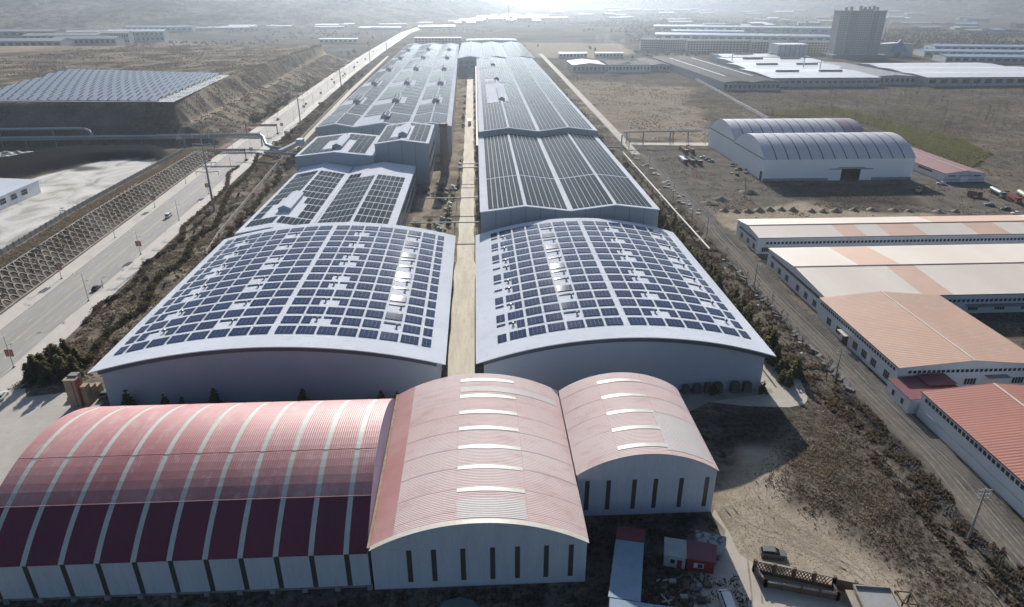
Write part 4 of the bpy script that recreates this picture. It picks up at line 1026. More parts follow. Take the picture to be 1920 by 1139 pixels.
for k in range(46):
    a = random.uniform(440, 620); q = G(a, 235-(a-440)*.42+random.uniform(-8,8)); x = float(roadx(q[1]))-random.uniform(16,26)
    plant('roadside_bush', random.choice(RUS+SHR), x, q[1], random.uniform(.9,1.5), 'dry bush at the foot of the plateau beside the road', 'bush', 'bushes at the plateau foot')
# tufts of dry grass: nobody could count them
def tufts(label, X, Y, hmin, hmax, wd, m, seed, Z=None, blades=3):
    g = np.random.default_rng(seed); n = len(X); Z = terrain(X, Y)-.03 if Z is None else Z; Vs = []
    for k in range(blades):
        a = g.uniform(0, 6.28, n); h = g.uniform(hmin, hmax, n); w_ = wd*g.uniform(.6, 1.4, n); lean = g.uniform(-.6, .6, (n, 2))*h[:, None]
        bx = np.cos(a)*w_/2; by = np.sin(a)*w_/2
        ox = g.uniform(-.3, .3, n); oy = g.uniform(-.3, .3, n)
        Vs.append(np.stack([np.stack([X+ox-bx, Y+oy-by, Z], 1), np.stack([X+ox+bx, Y+oy+by, Z], 1), np.stack([X+ox+lean[:, 0]+bx*.5, Y+oy+lean[:, 1]+by*.5, Z+h], 1)], 1))
    V = np.concatenate(Vs).reshape(-1, 3)
    o = link('dry_grass', fast_mesh('dry_grass', V, np.arange(len(V)).reshape(-1, 3), m)); tag(o, label, None, None, 'stuff')
def scatter(poly, n, seed, dens=None):
    g = np.random.default_rng(seed); xs_ = [p[0] for p in poly]; ys_ = [p[1] for p in poly]
    X = g.uniform(min(xs_), max(xs_), n*3); Y = g.uniform(min(ys_), max(ys_), n*3)
    k = sdpoly(X, Y, poly) < 0
    if dens is not None: k &= g.random(len(X)) < dens(X, Y)
    return X[k][:n], Y[k][:n]
ed_ = lambda p, w_, f: (lambda X, Y: f(X, Y)*np.clip(-sdpoly(X, Y, p)/w_, 0, 1)**1.5)
cl = lambda s, sd, lo=.42, hi=.6: (lambda X, Y: sstep(lo, hi, fbm(X/s, Y/s, 3, sd)))
X, Y = scatter(BRUSH, 24000, 1, ed_(BRUSH, 12, cl(5, 90, .2, .8))); tufts('tangled dry straw grass in the brush field', X, Y, .12, .45, .26, M_STRAW, 1)
X, Y = scatter(BRUSH, 9000, 2, ed_(BRUSH, 9, cl(3, 95, .4, .7))); tufts('dark weedy tangle in the brush field', X, Y, .12, .5, .3, M_STRAW2, 2)
X, Y = scatter(BRUSH, 5000, 22, ed_(BRUSH, 6, cl(2.5, 96, .5, .75))); tufts('pale bleached grass clumps in the brush field', X, Y, .1, .4, .3, mat('bleached_grass', (.40,.34,.25), .95, (.30,.25,.18), .4, trans=.5), 22)
STRIP = [(-126,160),(-99,168),(-99,250),(-112,280),(-124,420),(-130,470),(-139,470),(-136,400),(-131,300),(-126,230),(-123,170)]
X, Y = scatter(STRIP, 9000, 3, cl(4, 97, .4, .75)); tufts('dark scrubby grass in the strip beside the road', X, Y, .2, .6, .5, M_STRAW2, 3)
X, Y = scatter(STRIP, 9000, 4, cl(5, 99)); tufts('straw coloured grass in the strip beside the road', X, Y, .2, .6, .5, M_STRAW, 4)
X, Y = scatter([(86,60),(97,60),(97,330),(88,330)], 5000, 5, cl(3, 101)); tufts('dark weeds along the dirt road verge', X, Y, .3, .9, .5, M_STRAW2, 5)
X, Y = scatter([(-100,60),(45,60),(45,105),(18,105),(18,88.5),(-100,88.5)], 9000, 6, cl(3, 103)); tufts('dark weeds along the front of the pink sheds', X, Y, .15, .5, .4, M_STRAW2, 6)
X, Y = scatter([(-180,488),(-235,486),(-240,1120),(-190,1120)], 8000, 7, cl(6, 105, .35, .75)); tufts('dry scrub on the plateau bank', X, Y, .4, 1.1, .9, M_STRAW2, 7)
X, Y = scatter([(-560,690),(-232,690),(-232,1120),(-560,1120)], 5000, 8, cl(18, 107, .35, .75)); tufts('dry scrub on the plateau top', X, Y, .4, 1.2, 1.2, M_STRAW2, 8)
X, Y = scatter([(118,480),(330,480),(420,760),(118,900)], 7000, 9, cl(14, 109, .35, .75)); tufts('dry scrub in the east field', X, Y, .3, .9, 1.0, M_STRAW, 9)
X, Y = scatter([(330,300),(560,420),(560,740),(250,740),(200,480)], 6000, 10, cl(14, 111, .35, .75)); tufts('dry scrub beyond the hangars', X, Y, .3, .9, 1.0, M_STRAW, 10)
X, Y = scatter(px((1430,215),(1560,200),(1700,235),(1800,262),(1860,290),(1800,330),(1715,272),(1630,232)), 9000, 11); tufts('low green nursery planting beyond the hangars', X, Y, .5, 1.5, 1.3, mat('nursery_green', (.16,.16,.07), .9, (.20,.185,.09), .3, trans=.5), 11)

# weeds on the arched bank, stones and wheel ruts in the front yard
yv = rng.uniform(182, 440, 9000); sv = rng.uniform(.3, 1, 9000); hv = hs_(yv); xv = roadx(yv)-15.6-1.15*hv*sv
k = rng.random(9000) < sstep(.35, .7, fbm(xv/5, yv/5, 3, 301)); tufts('dry weeds growing between the bank arches', xv[k], yv[k], .15, .5, .5, M_STRAW2, 31, hv[k]*sv[k]-.05)
yv = rng.uniform(185, 438, 5000); hv = hs_(yv); xv = roadx(yv)-15.6-1.15*hv-rng.uniform(.6, 7.5, 5000); tufts('dry grass on the track above the bank', xv, yv, .15, .5, .45, M_STRAW, 32, hv-.03)
YARDP = px((1345,960),(1400,870),(1480,900),(1560,990),(1640,1050),(1700,1110),(1560,1080),(1430,1060),(1380,1030))
def stones(label, poly, n, seed, a, b2, m):
    g = np.random.default_rng(seed); X, Y = scatter(poly, n, seed); n = len(X); Z = terrain(X, Y); r_ = g.uniform(a, b2, n)*g.uniform(.5, 1, n)
    base = np.array([(-1,-.7,-.2),(1,-.8,-.2),(.9,.8,-.2),(-.8,.9,-.2),(0,0,.8)]); F = np.array([(0,1,4),(1,2,4),(2,3,4),(3,0,4)])
    rot = g.uniform(0, 6.28, n); c_, s_ = np.cos(rot), np.sin(rot)
    V = base[None]*r_[:, None, None]; Vx = V[..., 0]*c_[:, None]-V[..., 1]*s_[:, None]; Vy = V[..., 0]*s_[:, None]+V[..., 1]*c_[:, None]
    V = np.stack([Vx+X[:, None], Vy+Y[:, None], V[..., 2]+Z[:, None]], -1).reshape(-1, 3); F = (F[None]+5*np.arange(n)[:, None, None]).reshape(-1, 3)
    o = link('stones', fast_mesh('stones', V, F, m)); tag(o, label, None, None, 'stuff')
stones('loose stones and clods on the bare front yard', YARDP, 5000, 61, .04, .16, mat('clod', (.30,.25,.19), .95, (.20,.165,.125), .8))
stones('pale litter and stones in the brush field', BRUSH, 500, 62, .06, .2, mat('litter', (.62,.60,.57), .8))
stones('dark coal rubble heaped beside the dirt road', [(91.5,62),(94.5,62),(96.5,150),(93.5,150)], 2600, 63, .15, .5, mat('coal_rubble', (.06,.055,.05), .95, (.10,.09,.08), .8))
stones('stones along the truck yard and dirt road', [(98,150),(106,150),(112,470),(102,470)], 2600, 64, .08, .25, mat('grey_stone', (.30,.28,.25), .95, (.2,.185,.165), .8))
def rut(pts, off, wd=.34):
    P_ = [Vector((*G(a, b2)[:2], 0)) for a, b2 in pts]; Q = []
    for i in range(len(P_)-1):
        p0, p1, p2, p3 = P_[max(i-1, 0)], P_[i], P_[i+1], P_[min(i+2, len(P_)-1)]
        for j in range(8):
            f = j/8; Q.append(.5*((2*p1)+(p2-p0)*f+(2*p0-5*p1+4*p2-p3)*f*f+(3*p1-p0-3*p2+p3)*f**3))
    mb = MB()
    for i, q in enumerate(Q):
        d = (Q[min(i+1, len(Q)-1)]-Q[max(i-1, 0)]).normalized(); n_ = Vector((-d.y, d.x, 0)); o = off+.08*math.sin(i*.9); w_ = wd*(.6+.5*random.random())
        a = q+n_*(o-w_/2); b2 = q+n_*(o+w_/2); za = float(terrain(a.x, a.y))+.03; mb.v += [(a.x, a.y, za), (b2.x, b2.y, za)]
        if i: k_ = len(mb.v); mb.f.append((k_-4, k_-2, k_-1, k_-3)); mb.m.append(0)
    structure('wheel_rut', mb, mat('rut_soil', (.25,.205,.155), .95, (.36,.30,.23), .9))
for pts in ([(1345,915),(1372,960),(1395,1000),(1410,1040),(1420,1139)], [(1390,880),(1420,940),(1480,985),(1560,1030),(1640,1100),(1680,1139)], [(1345,930),(1400,985),(1470,1010),(1540,1045),(1600,1090)], [(1440,860),(1430,930),(1455,990),(1530,1035),(1620,1080)]):
    for off in (-.85, .85): rut(pts, off)
for x0 in (-1.6, 1.2):
    for off in (-.8, .8):
        structure('wheel_rut', ribbon(lambda y: interp(y, DRX)+x0+off-.2+.25*math.sin(y*.11), lambda y: interp(y, DRX)+x0+off+.2+.25*math.sin(y*.11), 62, 440, .035, 4), mat('track_soil', (.25,.225,.19), .95, (.15,.135,.115), .5))

X, Y = scatter([(-141,472),(-129,472),(-139,780),(-150,1000),(-160,1000),(-150,760)], 9000, 71, cl(6, 311, .35, .7)); tufts('dark scrub between the road and the long works', X, Y, .3, 1.0, .9, M_STRAW2, 71)
X, Y = scatter([(112,300),(330,300),(330,366),(250,366),(160,366),(112,460)], 5000, 72, cl(8, 313, .45, .75)); tufts('sparse dry weeds on the truck yard', X, Y, .15, .5, .6, M_STRAW2, 72)
stones('stones and clinker over the truck yard', [(112,285),(256,285),(256,360),(160,366),(156,450),(112,450)], 4000, 73, .1, .35, mat('clinker', (.16,.145,.125), .95, (.26,.235,.20), .5))
for k in range(46):
    y = random.uniform(472, 980); x = float(np.interp(y, [472,780,1000], [-134,-144,-154]))+random.uniform(-5,5)
    plant('roadside_bush', random.choice(RUS+SHR), x, y, random.uniform(.7,1.3), 'dry bush between the road and the long triple gabled works', 'bush', 'bushes beside the long works')
for k in range(60):
    y = random.uniform(258, 900); x = random.choice((-10.9, -1.0))+random.uniform(-.4,.3)-.004*max(0, y-400)
    plant('lane_shrub', random.choice(SHR), x, y, random.uniform(.5,.9), 'dark shrub lining the narrow works lane', 'shrub', 'shrubs lining the works lane')
for k in range(16):
    plant('lane_shrub', random.choice(SHR+RUS), random.uniform(-30,-13), random.uniform(266, 366), random.uniform(.7,1.3), 'dark shrub in the yard below the tall grey block', 'shrub', 'shrubs below the tall block')
# ================================================================ ROADSIDE AND WORKS FURNITURE
M_LAMP = mat('lamp_grey', (.42,.43,.44), .5, metal=.3)
M_LAMPW = mat('lamp_white', (.70,.70,.70), .5)
M_FLAG = mat('red_banner', (.42,.055,.045), .7, (.36,.05,.04), .5)
M_MARK = mat('pale_print', (.62,.55,.45), .7)
def lamp_proto(name, label, group, h, s, banner, cat='street lamp'):
    "s=+1: the long arm reaches to +x"
    t = thing(name, label, cat, (0,0,-500), group)
    lpart('pole', MB().tube([(0,0,0),(0,0,h*.5),(0,0,h)], [.13,.1,.07], 8), M_LAMP, t)
    lpart('base', MB().box(-.28,.28,-.28,.28,0,.3), M_PLINTH, t)
    a = lpart('arm', MB().tube([(0,0,h-.3),(s*.9,0,h+.25),(s*2.2,0,h+.4)], .055, 6), M_LAMP, t)
    lpart('lamp_head', MB().prism([(s*1.9,h+.3),(s*2.2,h+.5),(s*2.95,h+.5),(s*2.95,h+.36)][::s], 'y', -.19, .19), M_LAMPW, a)
    a2 = lpart('arm', MB().tube([(0,0,h*.72),(-s*.7,0,h*.75),(-s*1.2,0,h*.76)], .045, 6), M_LAMP, t)
    lpart('lamp_head', MB().prism([(-s*1.0,h*.745),(-s*1.1,h*.785),(-s*1.65,h*.785),(-s*1.65,h*.755)][::-s], 'y', -.15, .15), M_LAMPW, a2)
    if banner:
        for q in (-1, 1):
            b2 = lpart('banner', MB().box(q*.62-.46, q*.62+.46, -.04, .04, h*.36, h*.58), M_FLAG, t)
            mk = MB()
            for k in range(4): mk.box(q*.62-.16, q*.62+.16, -.055, -.042, h*.39+k*.42, h*.39+k*.42+.24)
            lpart('banner_print', mk, M_MARK, b2)
            lpart('banner_rod', MB().beam((0,0,h*.585),(q*1.1,0,h*.585),.06), M_LAMP, t)
    return t
def drop(t, *extra):
    for c in list(t.children): drop(c)
    bpy.data.objects.remove(t)
GLs, GLn = 'street lamps on the arched slope side', 'street lamps on the scrub strip side'
L1 = lamp_proto('street_lamp', 'grey street lamp with two red banners below the arched slope', GLs+' with banners', 9.6, 1, True)
L2 = lamp_proto('street_lamp', 'plain grey street lamp without banner below the arched slope', GLs, 9.6, 1, False)
L3 = lamp_proto('street_lamp', 'grey street lamp with two red banners on the scrub strip pavement', GLn+' with banners', 9.6, -1, True)
L4 = lamp_proto('street_lamp', 'plain grey street lamp without banner on the scrub strip pavement', GLn, 9.6, -1, False)
L5 = lamp_proto('street_lamp', 'grey street lamp with two red banners on the road below the plateau', 'bannered lamps beyond the pipe bridge', 9.6, 1, True)
for k in range(19):
    y = 193.+46.2*k; yr = 172.9+45.6*k
    far = y > 480
    copy_tree(L5 if far and k % 2 else (L1 if k % 2 else L2), (float(roadx(y))-9.9, y, .15), label='plain grey street lamp on the road below the plateau' if far and not k % 2 else None)
    far = yr > 480
    o = copy_tree(L3 if k % 2 == 0 else L4, (float(roadx(yr))+8.9, yr, .15))
    if far:
        o['label'] = ('grey street lamp with two red banners' if k % 2 == 0 else 'plain grey street lamp')+' on the works side beyond the pipe bridge'
for l in (L1, L2, L3, L4, L5): drop(l)
W1 = thing('yard_lamp', 'white yard lamp standing in the pine row', 'lamp post', (0,0,-500), 'yard lamps in the pine row')
lpart('pole', MB().tube([(0,0,0),(0,0,6.6)], [.1,.06], 6), M_LAMPW, W1)
a_ = lpart('arm', MB().tube([(0,0,6.5),(-.5,0,6.9),(-1.3,0,7.0)], .05, 6), M_LAMPW, W1)
lpart('lamp_head', MB().box(-1.9,-1.1,-.2,.2,6.9,7.08), M_LAMPW, a_)
lpart('floodlight', MB().box(-.75,-.1,-.25,.25,3.4,3.62), M_LAMPW, W1)
for k in range(18):
    y = 164+k*32.5; copy_tree(W1, (89.6+(y-164)*.006, y, 0))
drop(W1)
W2 = thing('path_lamp', 'white lamp along the pale works path', 'lamp post', (0,0,-500), 'lamps along the works path')
lpart('pole', MB().tube([(0,0,0),(0,0,4.6)], [.08,.05], 6), M_LAMP, W2); lpart('lamp_head', MB().tube([(0,0,4.5),(0,0,4.65),(0,0,4.95)], [.15,.42,.2], 8), M_LAMPW, W2)
for k in range(11):
    y = 268+k*22; copy_tree(W2, (-107.4-(y-268)*.062, y, 0))
drop(W2)
# tall steel pylon pole and others
M_POLE = mat('galvanised', (.36,.37,.38), .5, (.30,.31,.32), .5, metal=.4)
M_INS = mat('insulator', (.66,.66,.66), .4)
def monopole(label, x, y, h, group, arms=4, r=.62):
    t = thing('transmission_pole', label, 'power pole', (x, y, float(terrain(x, y))), group)
    lpart('shaft', MB().tube([(0,0,-.3),(0,0,h*.4),(0,0,h)], [r, r*.72, r*.36], 12), M_POLE, t)
    lpart('flange', MB().tube([(0,0,h*.335),(0,0,h*.335+.25)], r*.86, 12), M_POLE, t)
    for k in range(arms):
        z = h*(.985-.105*k) if arms > 3 else h*(.97-.08*k); L = (2.6 if k == 0 else 3.6+.35*k)*h/41
        a = lpart('cross_arm', MB().beam((-L,0,z+.3),(0,0,z),.22,.3).beam((0,0,z),(L,0,z+.3),.22,.3), M_POLE, t)
        if k:
            for s in (-1, 1): lpart('insulator', MB().tube([(s*L*.96,0,z+.15),(s*L*.96,0,z-1.5*h/41)], [.14,.11], 6), M_INS, a)
    return t
monopole('tall grey steel transmission pole beside the road pavement', -127, 323.5, 41, 'steel transmission poles', 6)
for a, b2, h in ((563, 228, 37), (640, 165, 36), (694, 118, 36), (725, 95, 36)):
    q = G(a, b2); monopole('steel transmission pole farther along the road', q[0], q[1], h, 'far steel transmission poles', 6, .55)
for a, b2, h, l in ((341,290,12,'at the end of the arched slope'), (130,440,12,'on the terrace above the arched slope')):
    q = G(a, b2, 6); monopole('slim grey utility pole '+l, q[0], q[1], h, 'slim utility poles', 3, .17)
for k, (a, b2) in enumerate(((1085,160),(1107,178),(1130,195),(1158,222),(1060,140))):
    q = G(a, b2); monopole('slim grey utility pole along the concrete side road', q[0], q[1], 11, 'poles along the side road', 2, .16)
M_CPOLE = mat('concrete_pole', (.40,.385,.36), .8, (.33,.315,.295), .8)
PO = thing('power_pole', 'concrete power pole with three crossarms beside the dirt road', 'power pole', (0,0,-500), 'power poles along the dirt road')
lpart('shaft', MB().tube([(0,0,-.3),(0,0,12)], [.24,.15], 8), M_CPOLE, PO)
lpart('collar', MB().tube([(0,0,7.2),(0,0,7.5)], .26, 8), M_STEEL, PO)
for z in (11.6, 10.7, 9.8):
    a_ = lpart('cross_arm', MB().beam((-1.35,0,z),(1.35,0,z),.13,.13), M_INS, PO)
    for x in (-1.2, -.55, .55, 1.2): lpart('insulator', MB().tube([(x,0,z),(x,0,z+.3)], .09, 6), M_INS, a_)
PP = [(92.3,96.1,12),(94.8,154.5,10.4),(95.9,216.3,10.2),(97.5,275,10),(99,335,10),(100.5,395,10),(101,455,10),(90.2,40,12)]
for k, (x, y, h) in enumerate(PP):
    if y > 50: copy_tree(PO, (x, y, 0), scale=h/12.)
    else: copy_tree(PO, (x, y, 0))
drop(PO)
t = thing('power_line', 'sagging thin wires strung between the dirt road power poles', 'wires', (95, 150, 0))
for z in (11.9, 11.0, 10.1):
    for dx in (-1.2, -.55, .55, 1.2):
        pts = []
        P2 = sorted(PP, key=lambda p: p[1])
        for (x0, y0, h0), (x1, y1, h1) in zip(P2, P2[1:]):
            for j in range(8):
                f = j/8; pts.append((x0+(x1-x0)*f+dx, y0+(y1-y0)*f, (z*h0/12)*(1-f)+(z*h1/12)*f-1.1*4*f*(1-f)))
        part('wire', MB().tube(pts, .04, 3, cap=False), M_STEEL, t)
# pipes
M_PIPE = mat('steel_pipe', (.34,.36,.38), .4, (.28,.30,.32), .3, metal=.5)
M_PIPEW = mat('white_pipe', (.58,.55,.49), .6, (.46,.43,.37), .5)
t = thing('white_pipeline', 'long pale pipe on posts between the pine row and dirt road', 'pipe', (91.5, 340, 0))
part('pipe', MB().tube([(90.9,251,3),(91.2,300,3),(92,380,3),(92.5,436,3)], .42, 10), M_PIPEW, t)
for y in np.arange(253, 436, 12.): part('support', MB().box(91+(y-251)*.008-.2, 91+(y-251)*.008+.2, y-.2, y+.2, 0, 2.7), M_PLINTH, t)
def elbow(t, pts, r, name='pipe', m=None): return part(name, MB().tube(pts, r, 12), m or M_PIPE, t)
t = thing('pipe_bridge', 'big grey pipe crossing the road on trestles below the plateau', 'pipe bridge', (-160, 476, 0))
elbow(t, [(-420,470,8.2),(-300,473,8.2),(-225,474,8.2),(-150,477,8.2),(-147,476,8.1),(-144,472,7.3),(-141.5,466,5.4),(-139.5,461,4.6),(-135,455,4.4),(-122,446,4.4)], 1.0)
elbow(t, [(-400,476,6.0),(-225,478,6.0),(-146,480,6.0)], .5, 'lower_pipe')
part('truss_rail', MB().beam((-215,474.2,9.5),(-147,477,9.5),.25).beam((-215,474.2,7.0),(-147,477,7.0),.25), M_STEEL, t)
mb = MB()
for k in range(17):
    x = -215+k*4; y = 474.2+k*.165; mb.beam((x,y,7.0),(x+4,y+.16,9.5),.14).beam((x,y,7.0),(x,y,9.5),.14)
tr_ = part('truss_web', mb, M_STEEL, t); tr_['kind'] = 'stuff'
for x, y in ((-300,474),(-262,474),(-225,475),(-197,475),(-178,476),(-146.5,477.5)):
    g0 = float(terrain(x, y)); part('trestle', MB().beam((x-.8,y-1,g0-.2),(x-.5,y-.6,7.2),.35).beam((x-.8,y+1,g0-.2),(x-.5,y+.6,7.2),.35).beam((x-.6,y-1,4),(x-.6,y+1,4),.2), M_STEEL, t)
t = thing('upper_pipe', 'silver pipe with a bent end running under the plateau bank', 'pipe', (-290, 478, 0))
elbow(t, [(-430,479,12.4),(-330,481,12.4),(-270,482,12.4),(-264,481,12.1),(-261,480,11),(-259.5,479,9),(-259,478,6.8)], 1.0)
for x in (-400,-360,-320,-285): part('support', MB().beam((x,480,0),(x,480.4,11.6),.5), M_STEEL, t)
t = thing('works_pipe', 'grey pipe entering the works across the scrub strip and path', 'pipe', (-105, 428, 0))
elbow(t, [(-134,437,4.6),(-122,431,5),(-110,427,5.2),(-94.5,425.5,5.2)], .75)
elbow(t, [(-150,443,5.6),(-134,438,5.6),(-112,430,6.4)], .3, 'thin_pipe')
for x, y in ((-128,434),(-112,428)): part('trestle', MB().beam((x,y-.6,0),(x,y-.4,4.8),.3).beam((x,y+.6,0),(x,y+.4,4.8),.3), M_STEEL, t)
t = thing('pipe_shed', 'white slanting duct house above the scrub strip pipe', 'duct', (-116, 441, 0))
part('duct', MB().add([(-124,432,4.6),(-121.4,432,4.6),(-121.4,432,7),(-124,432,7),(-115,446,7.6),(-112.4,446,7.6),(-112.4,446,10),(-115,446,10)], [(3,2,1,0),(4,5,6,7),(0,1,5,4),(1,2,6,5),(2,3,7,6),(3,0,4,7)]), M_INS, t)
part('head', MB().box(-115.4,-111.4,444.5,449.5,6.8,10.8), M_INS, t); part('leg', MB().box(-114.6,-114.2,447,447.4,0,7), M_STEEL, t); part('leg', MB().box(-123.4,-123,433,433.4,0,5), M_STEEL, t)
for y, x0, x1, z, l in ((322,-26,.0,5.5,'below the tall block'),(283,-30,.2,5.5,'before the twin gabled shed'),(386,-11.5,.2,7.5,'by the chimney'),(378,-11,.2,7.2,'next to the chimney pipe')):
    t = thing('lane_pipe', 'thin pipe crossing above the narrow lane '+l, 'pipe', ((x0+x1)/2, y, 0))
    elbow(t, [(x0,y,z),(x1,y,z)], .3)
    for x in (-10.8, -1.2): part('post', MB().box(x-.12,x+.12,y-.12,y+.12,0,z), M_STEEL, t)
t = thing('pipe_rack', 'pipe rack of tall frames behind the truck yard', 'pipe rack', (128, 478, 0))
elbow(t, [(99,470,1.2),(99,470,7.2),(100.5,471,8.4),(104,472,8.6),(163,474,8.6)], .45)
part('rail', MB().beam((100,473.2,9.3),(163,475.2,9.3),.3), M_STEEL, t)
for x in (103, 114.5, 133.5, 135.5, 146, 158): part('frame', MB().beam((x,471,0),(x,472.6,8.4),.35).beam((x,475,0),(x,473.6,8.4),.35), M_STEEL, t)
t = thing('shed_pipe', 'short grey pipe from the solar shed to the white pipe', 'pipe', (82, 432, 0))
elbow(t, [(71.5,434,6),(88,435,6),(92,436,5),(92.4,436.4,3.3)], .5)
# red banner gantries over the road
def gantry(label, y):
    xl, xr = float(roadx(y))-14.0, float(roadx(y))+8.6
    t = thing('banner_gantry', label, 'gantry', ((xl+xr)/2, y, .15))
    M = mat('gantry_red', (.34,.10,.07), .7, (.27,.08,.06), .4)
    part('banner', MB().box(xl, xr, y-.3, y+.3, 5.9, 7.5), M, t)
    part('print', (lambda m: [m.box(xl+1.5+k*1.45, xl+2.3+k*1.45, y-.345, y-.305, 6.3, 7.1) for k in range(14)] and m)(MB()), M_MARK, t)
    for x in (xl, xr):
        part('post', MB().box(x-.25,x+.25,y-.25,y+.25,.1,7.7), M, t); part('foot', MB().box(x-.8,x+.8,y-.8,y+.8,.1,1.1), mat('gantry_foot', (.30,.13,.11), .8), t)
gantry('red banner gantry spanning the road before the pipe bridge', 434); gantry('red banner gantry spanning the road beyond the pipe bridge', 523)

# lattice of concrete arches on the road bank
M_ARCH = mat('arch_concrete', (.43,.385,.33), .9, (.35,.31,.265), .5, c3=(.27,.235,.20))
t = thing('arch_slope_lattice', 'rows of concrete arches holding the earth bank beside the road', 'slope lattice', (-165, 300, 0))
def arch_mesh(w_, h, th, dp):
    mb = MB(); n = 7
    for i in range(n):
        a0 = math.pi*i/n; a1 = math.pi*(i+1)/n
        def q(a, r, z): return (-math.cos(a)*(w_/2-r), math.sin(a)*(h-r), z)
        o0, o1, i0, i1 = (a0, 0), (a1, 0), (a0, th), (a1, th)
        mb.add([q(a0,0,0),q(a1,0,0),q(a1,th,0),q(a0,th,0),q(a0,0,dp),q(a1,0,dp),q(a1,th,dp),q(a0,th,dp)], [(4,7,6,5),(0,4,5,1),(3,2,6,7)])
    return mb.mesh('arch', M_ARCH)
AW, AH = 4.4, 2.75; AM = arch_mesh(AW, AH, .34, .22); cnt = 0; rest = MB(); ot = Vector(org(t))
for k in range(0, 62):
    for r in range(5):
        y = 181+AW*(k+.5*(r % 2)); s = .25+r*2.15; hs = float(hs_(y))
        if y > 448 or s+1.4 > hs*1.524: continue
        xb = float(roadx(y))-15.6; dirx = float(roadx(y+3)-roadx(y-3))/6
        Y_ = Vector((dirx, 1, 0)).normalized(); U = Vector((-1.15, 0, 1)).normalized(); Nn = Y_.cross(U).normalized()
        if Nn.z < 0: Nn = -Nn
        X_ = U.cross(Nn).normalized(); base = Vector((xb, y, 0))+U*s
        Mx = Matrix(((X_.x, U.x, Nn.x, base.x-ot.x), (X_.y, U.y, Nn.y, base.y-ot.y), (X_.z, U.z, Nn.z, base.z-ot.z), (0,0,0,1)))
        if cnt < 298:
            o = bpy.data.objects.new('arch', AM); COL.objects.link(o); o.parent = t; o.matrix_basis = Mx; cnt += 1
        else:
            rest.add([tuple(Mx @ v.co+ot) for v in AM.vertices], [tuple(p.vertices) for p in AM.polygons])
if rest.v: o = part('far_arches', rest, M_ARCH, t); o['kind'] = 'stuff'
part('top_beam', MB().tube([(float(roadx(y))-15.7-1.15*float(hs_(y)), y, float(hs_(y))+.1) for y in np.arange(175, 446, 6.)], .2, 4), M_ARCH, t)
part('toe_beam', MB().tube([(float(roadx(y))-15.5, y, .15) for y in np.arange(60, 446, 6.)], .28, 4), M_ARCH, t)
# terrace wall
t = thing('terrace_wall', 'grey concrete panel wall along the bright coal yard', 'wall', (-175, 300, 7.5))
mw = mat('terrace_wall_concrete', (.33,.31,.28), .9, (.25,.235,.21), .4)
for k in range(62):
    y0 = 190+k*4; y1 = y0+3.85
    if y1 > 438: break
    f = lambda y: float(roadx(y))-23.8-1.15*float(hs_(y))
    z = float(hs_(y0)); part('wall_panel', MB().add([(f(y0)-.12,y0,z-.3),(f(y0)+.12,y0,z-.3),(f(y0)+.12,y0,z+2),(f(y0)-.12,y0,z+2),(f(y1)-.12,y1,z-.3),(f(y1)+.12,y1,z-.3),(f(y1)+.12,y1,z+2),(f(y1)-.12,y1,z+2)],
         [(0,1,2,3),(7,6,5,4),(1,0,4,5),(2,1,5,6),(3,2,6,7),(0,3,7,4)]), mw, t)
    part('post', MB().box(f(y0)-.2,f(y0)+.2,y0-.3,y0-.02,z-.3,z+2.25), mw, t)
# pale tarp field beyond the coal bank
t = link('rubble_field', MB().mesh('x', [])) if False else None
# low walls
t = thing('works_wall', 'pale boundary wall along the works path and scrub strip', 'wall', (-118, 400, 0))
yy = np.arange(262, 780, 8.); xw = lambda y: float(np.interp(y, [262,288,406,537,776], [-109,-112.5,-121.2,-128,-138.4]))
for a, b2 in zip(yy, yy[1:]):
    part('wall_panel', MB().add([(xw(a)-.12,a,0),(xw(a)+.12,a,0),(xw(a)+.12,a,1.9),(xw(a)-.12,a,1.9),(xw(b2)-.12,b2-.05,0),(xw(b2)+.12,b2-.05,0),(xw(b2)+.12,b2-.05,1.9),(xw(b2)-.12,b2-.05,1.9)],
         [(0,1,2,3),(7,6,5,4),(1,0,4,5),(2,1,5,6),(3,2,6,7),(0,3,7,4)]), mat('pale_wall', (.52,.47,.40), .9, (.44,.39,.33), .3), t)
t = thing('brush_kerb', 'low broken concrete edging through the brush field', 'kerb', (88, 110, 0))
for k in range(30):
    y = 62+k*4.; x = 87.5+.03*(y-62)+.3*math.sin(k); part('edging_block', MB().box(x-.16,x+.16,y,y+3.7*random.uniform(.5,1),0,.2+.15*random.random()), mat('earthy_concrete', (.20,.175,.145), .95, (.14,.12,.10), .5), t)
# piles along the dirt road: broken slabs
for k in range(36):
    y = 150+k*2.6; x = 96.2+random.uniform(-.8,.8)
    mb = MB(); a = random.uniform(0, 3); c_, s_ = math.cos(a)*1.1, math.sin(a)*1.1
    mb.beam((x-c_, y-s_, .2), (x+c_, y+s_, random.uniform(.4,1.0)), random.uniform(.8,1.4), .3)
    o = link('concrete_slab', mb.mesh('concrete_slab', M_PLINTH, (x, y, 0)), None, (x, y, 0)); tag(o, 'broken concrete slab dumped beside the dirt road', 'slab', 'slabs beside the dirt road')
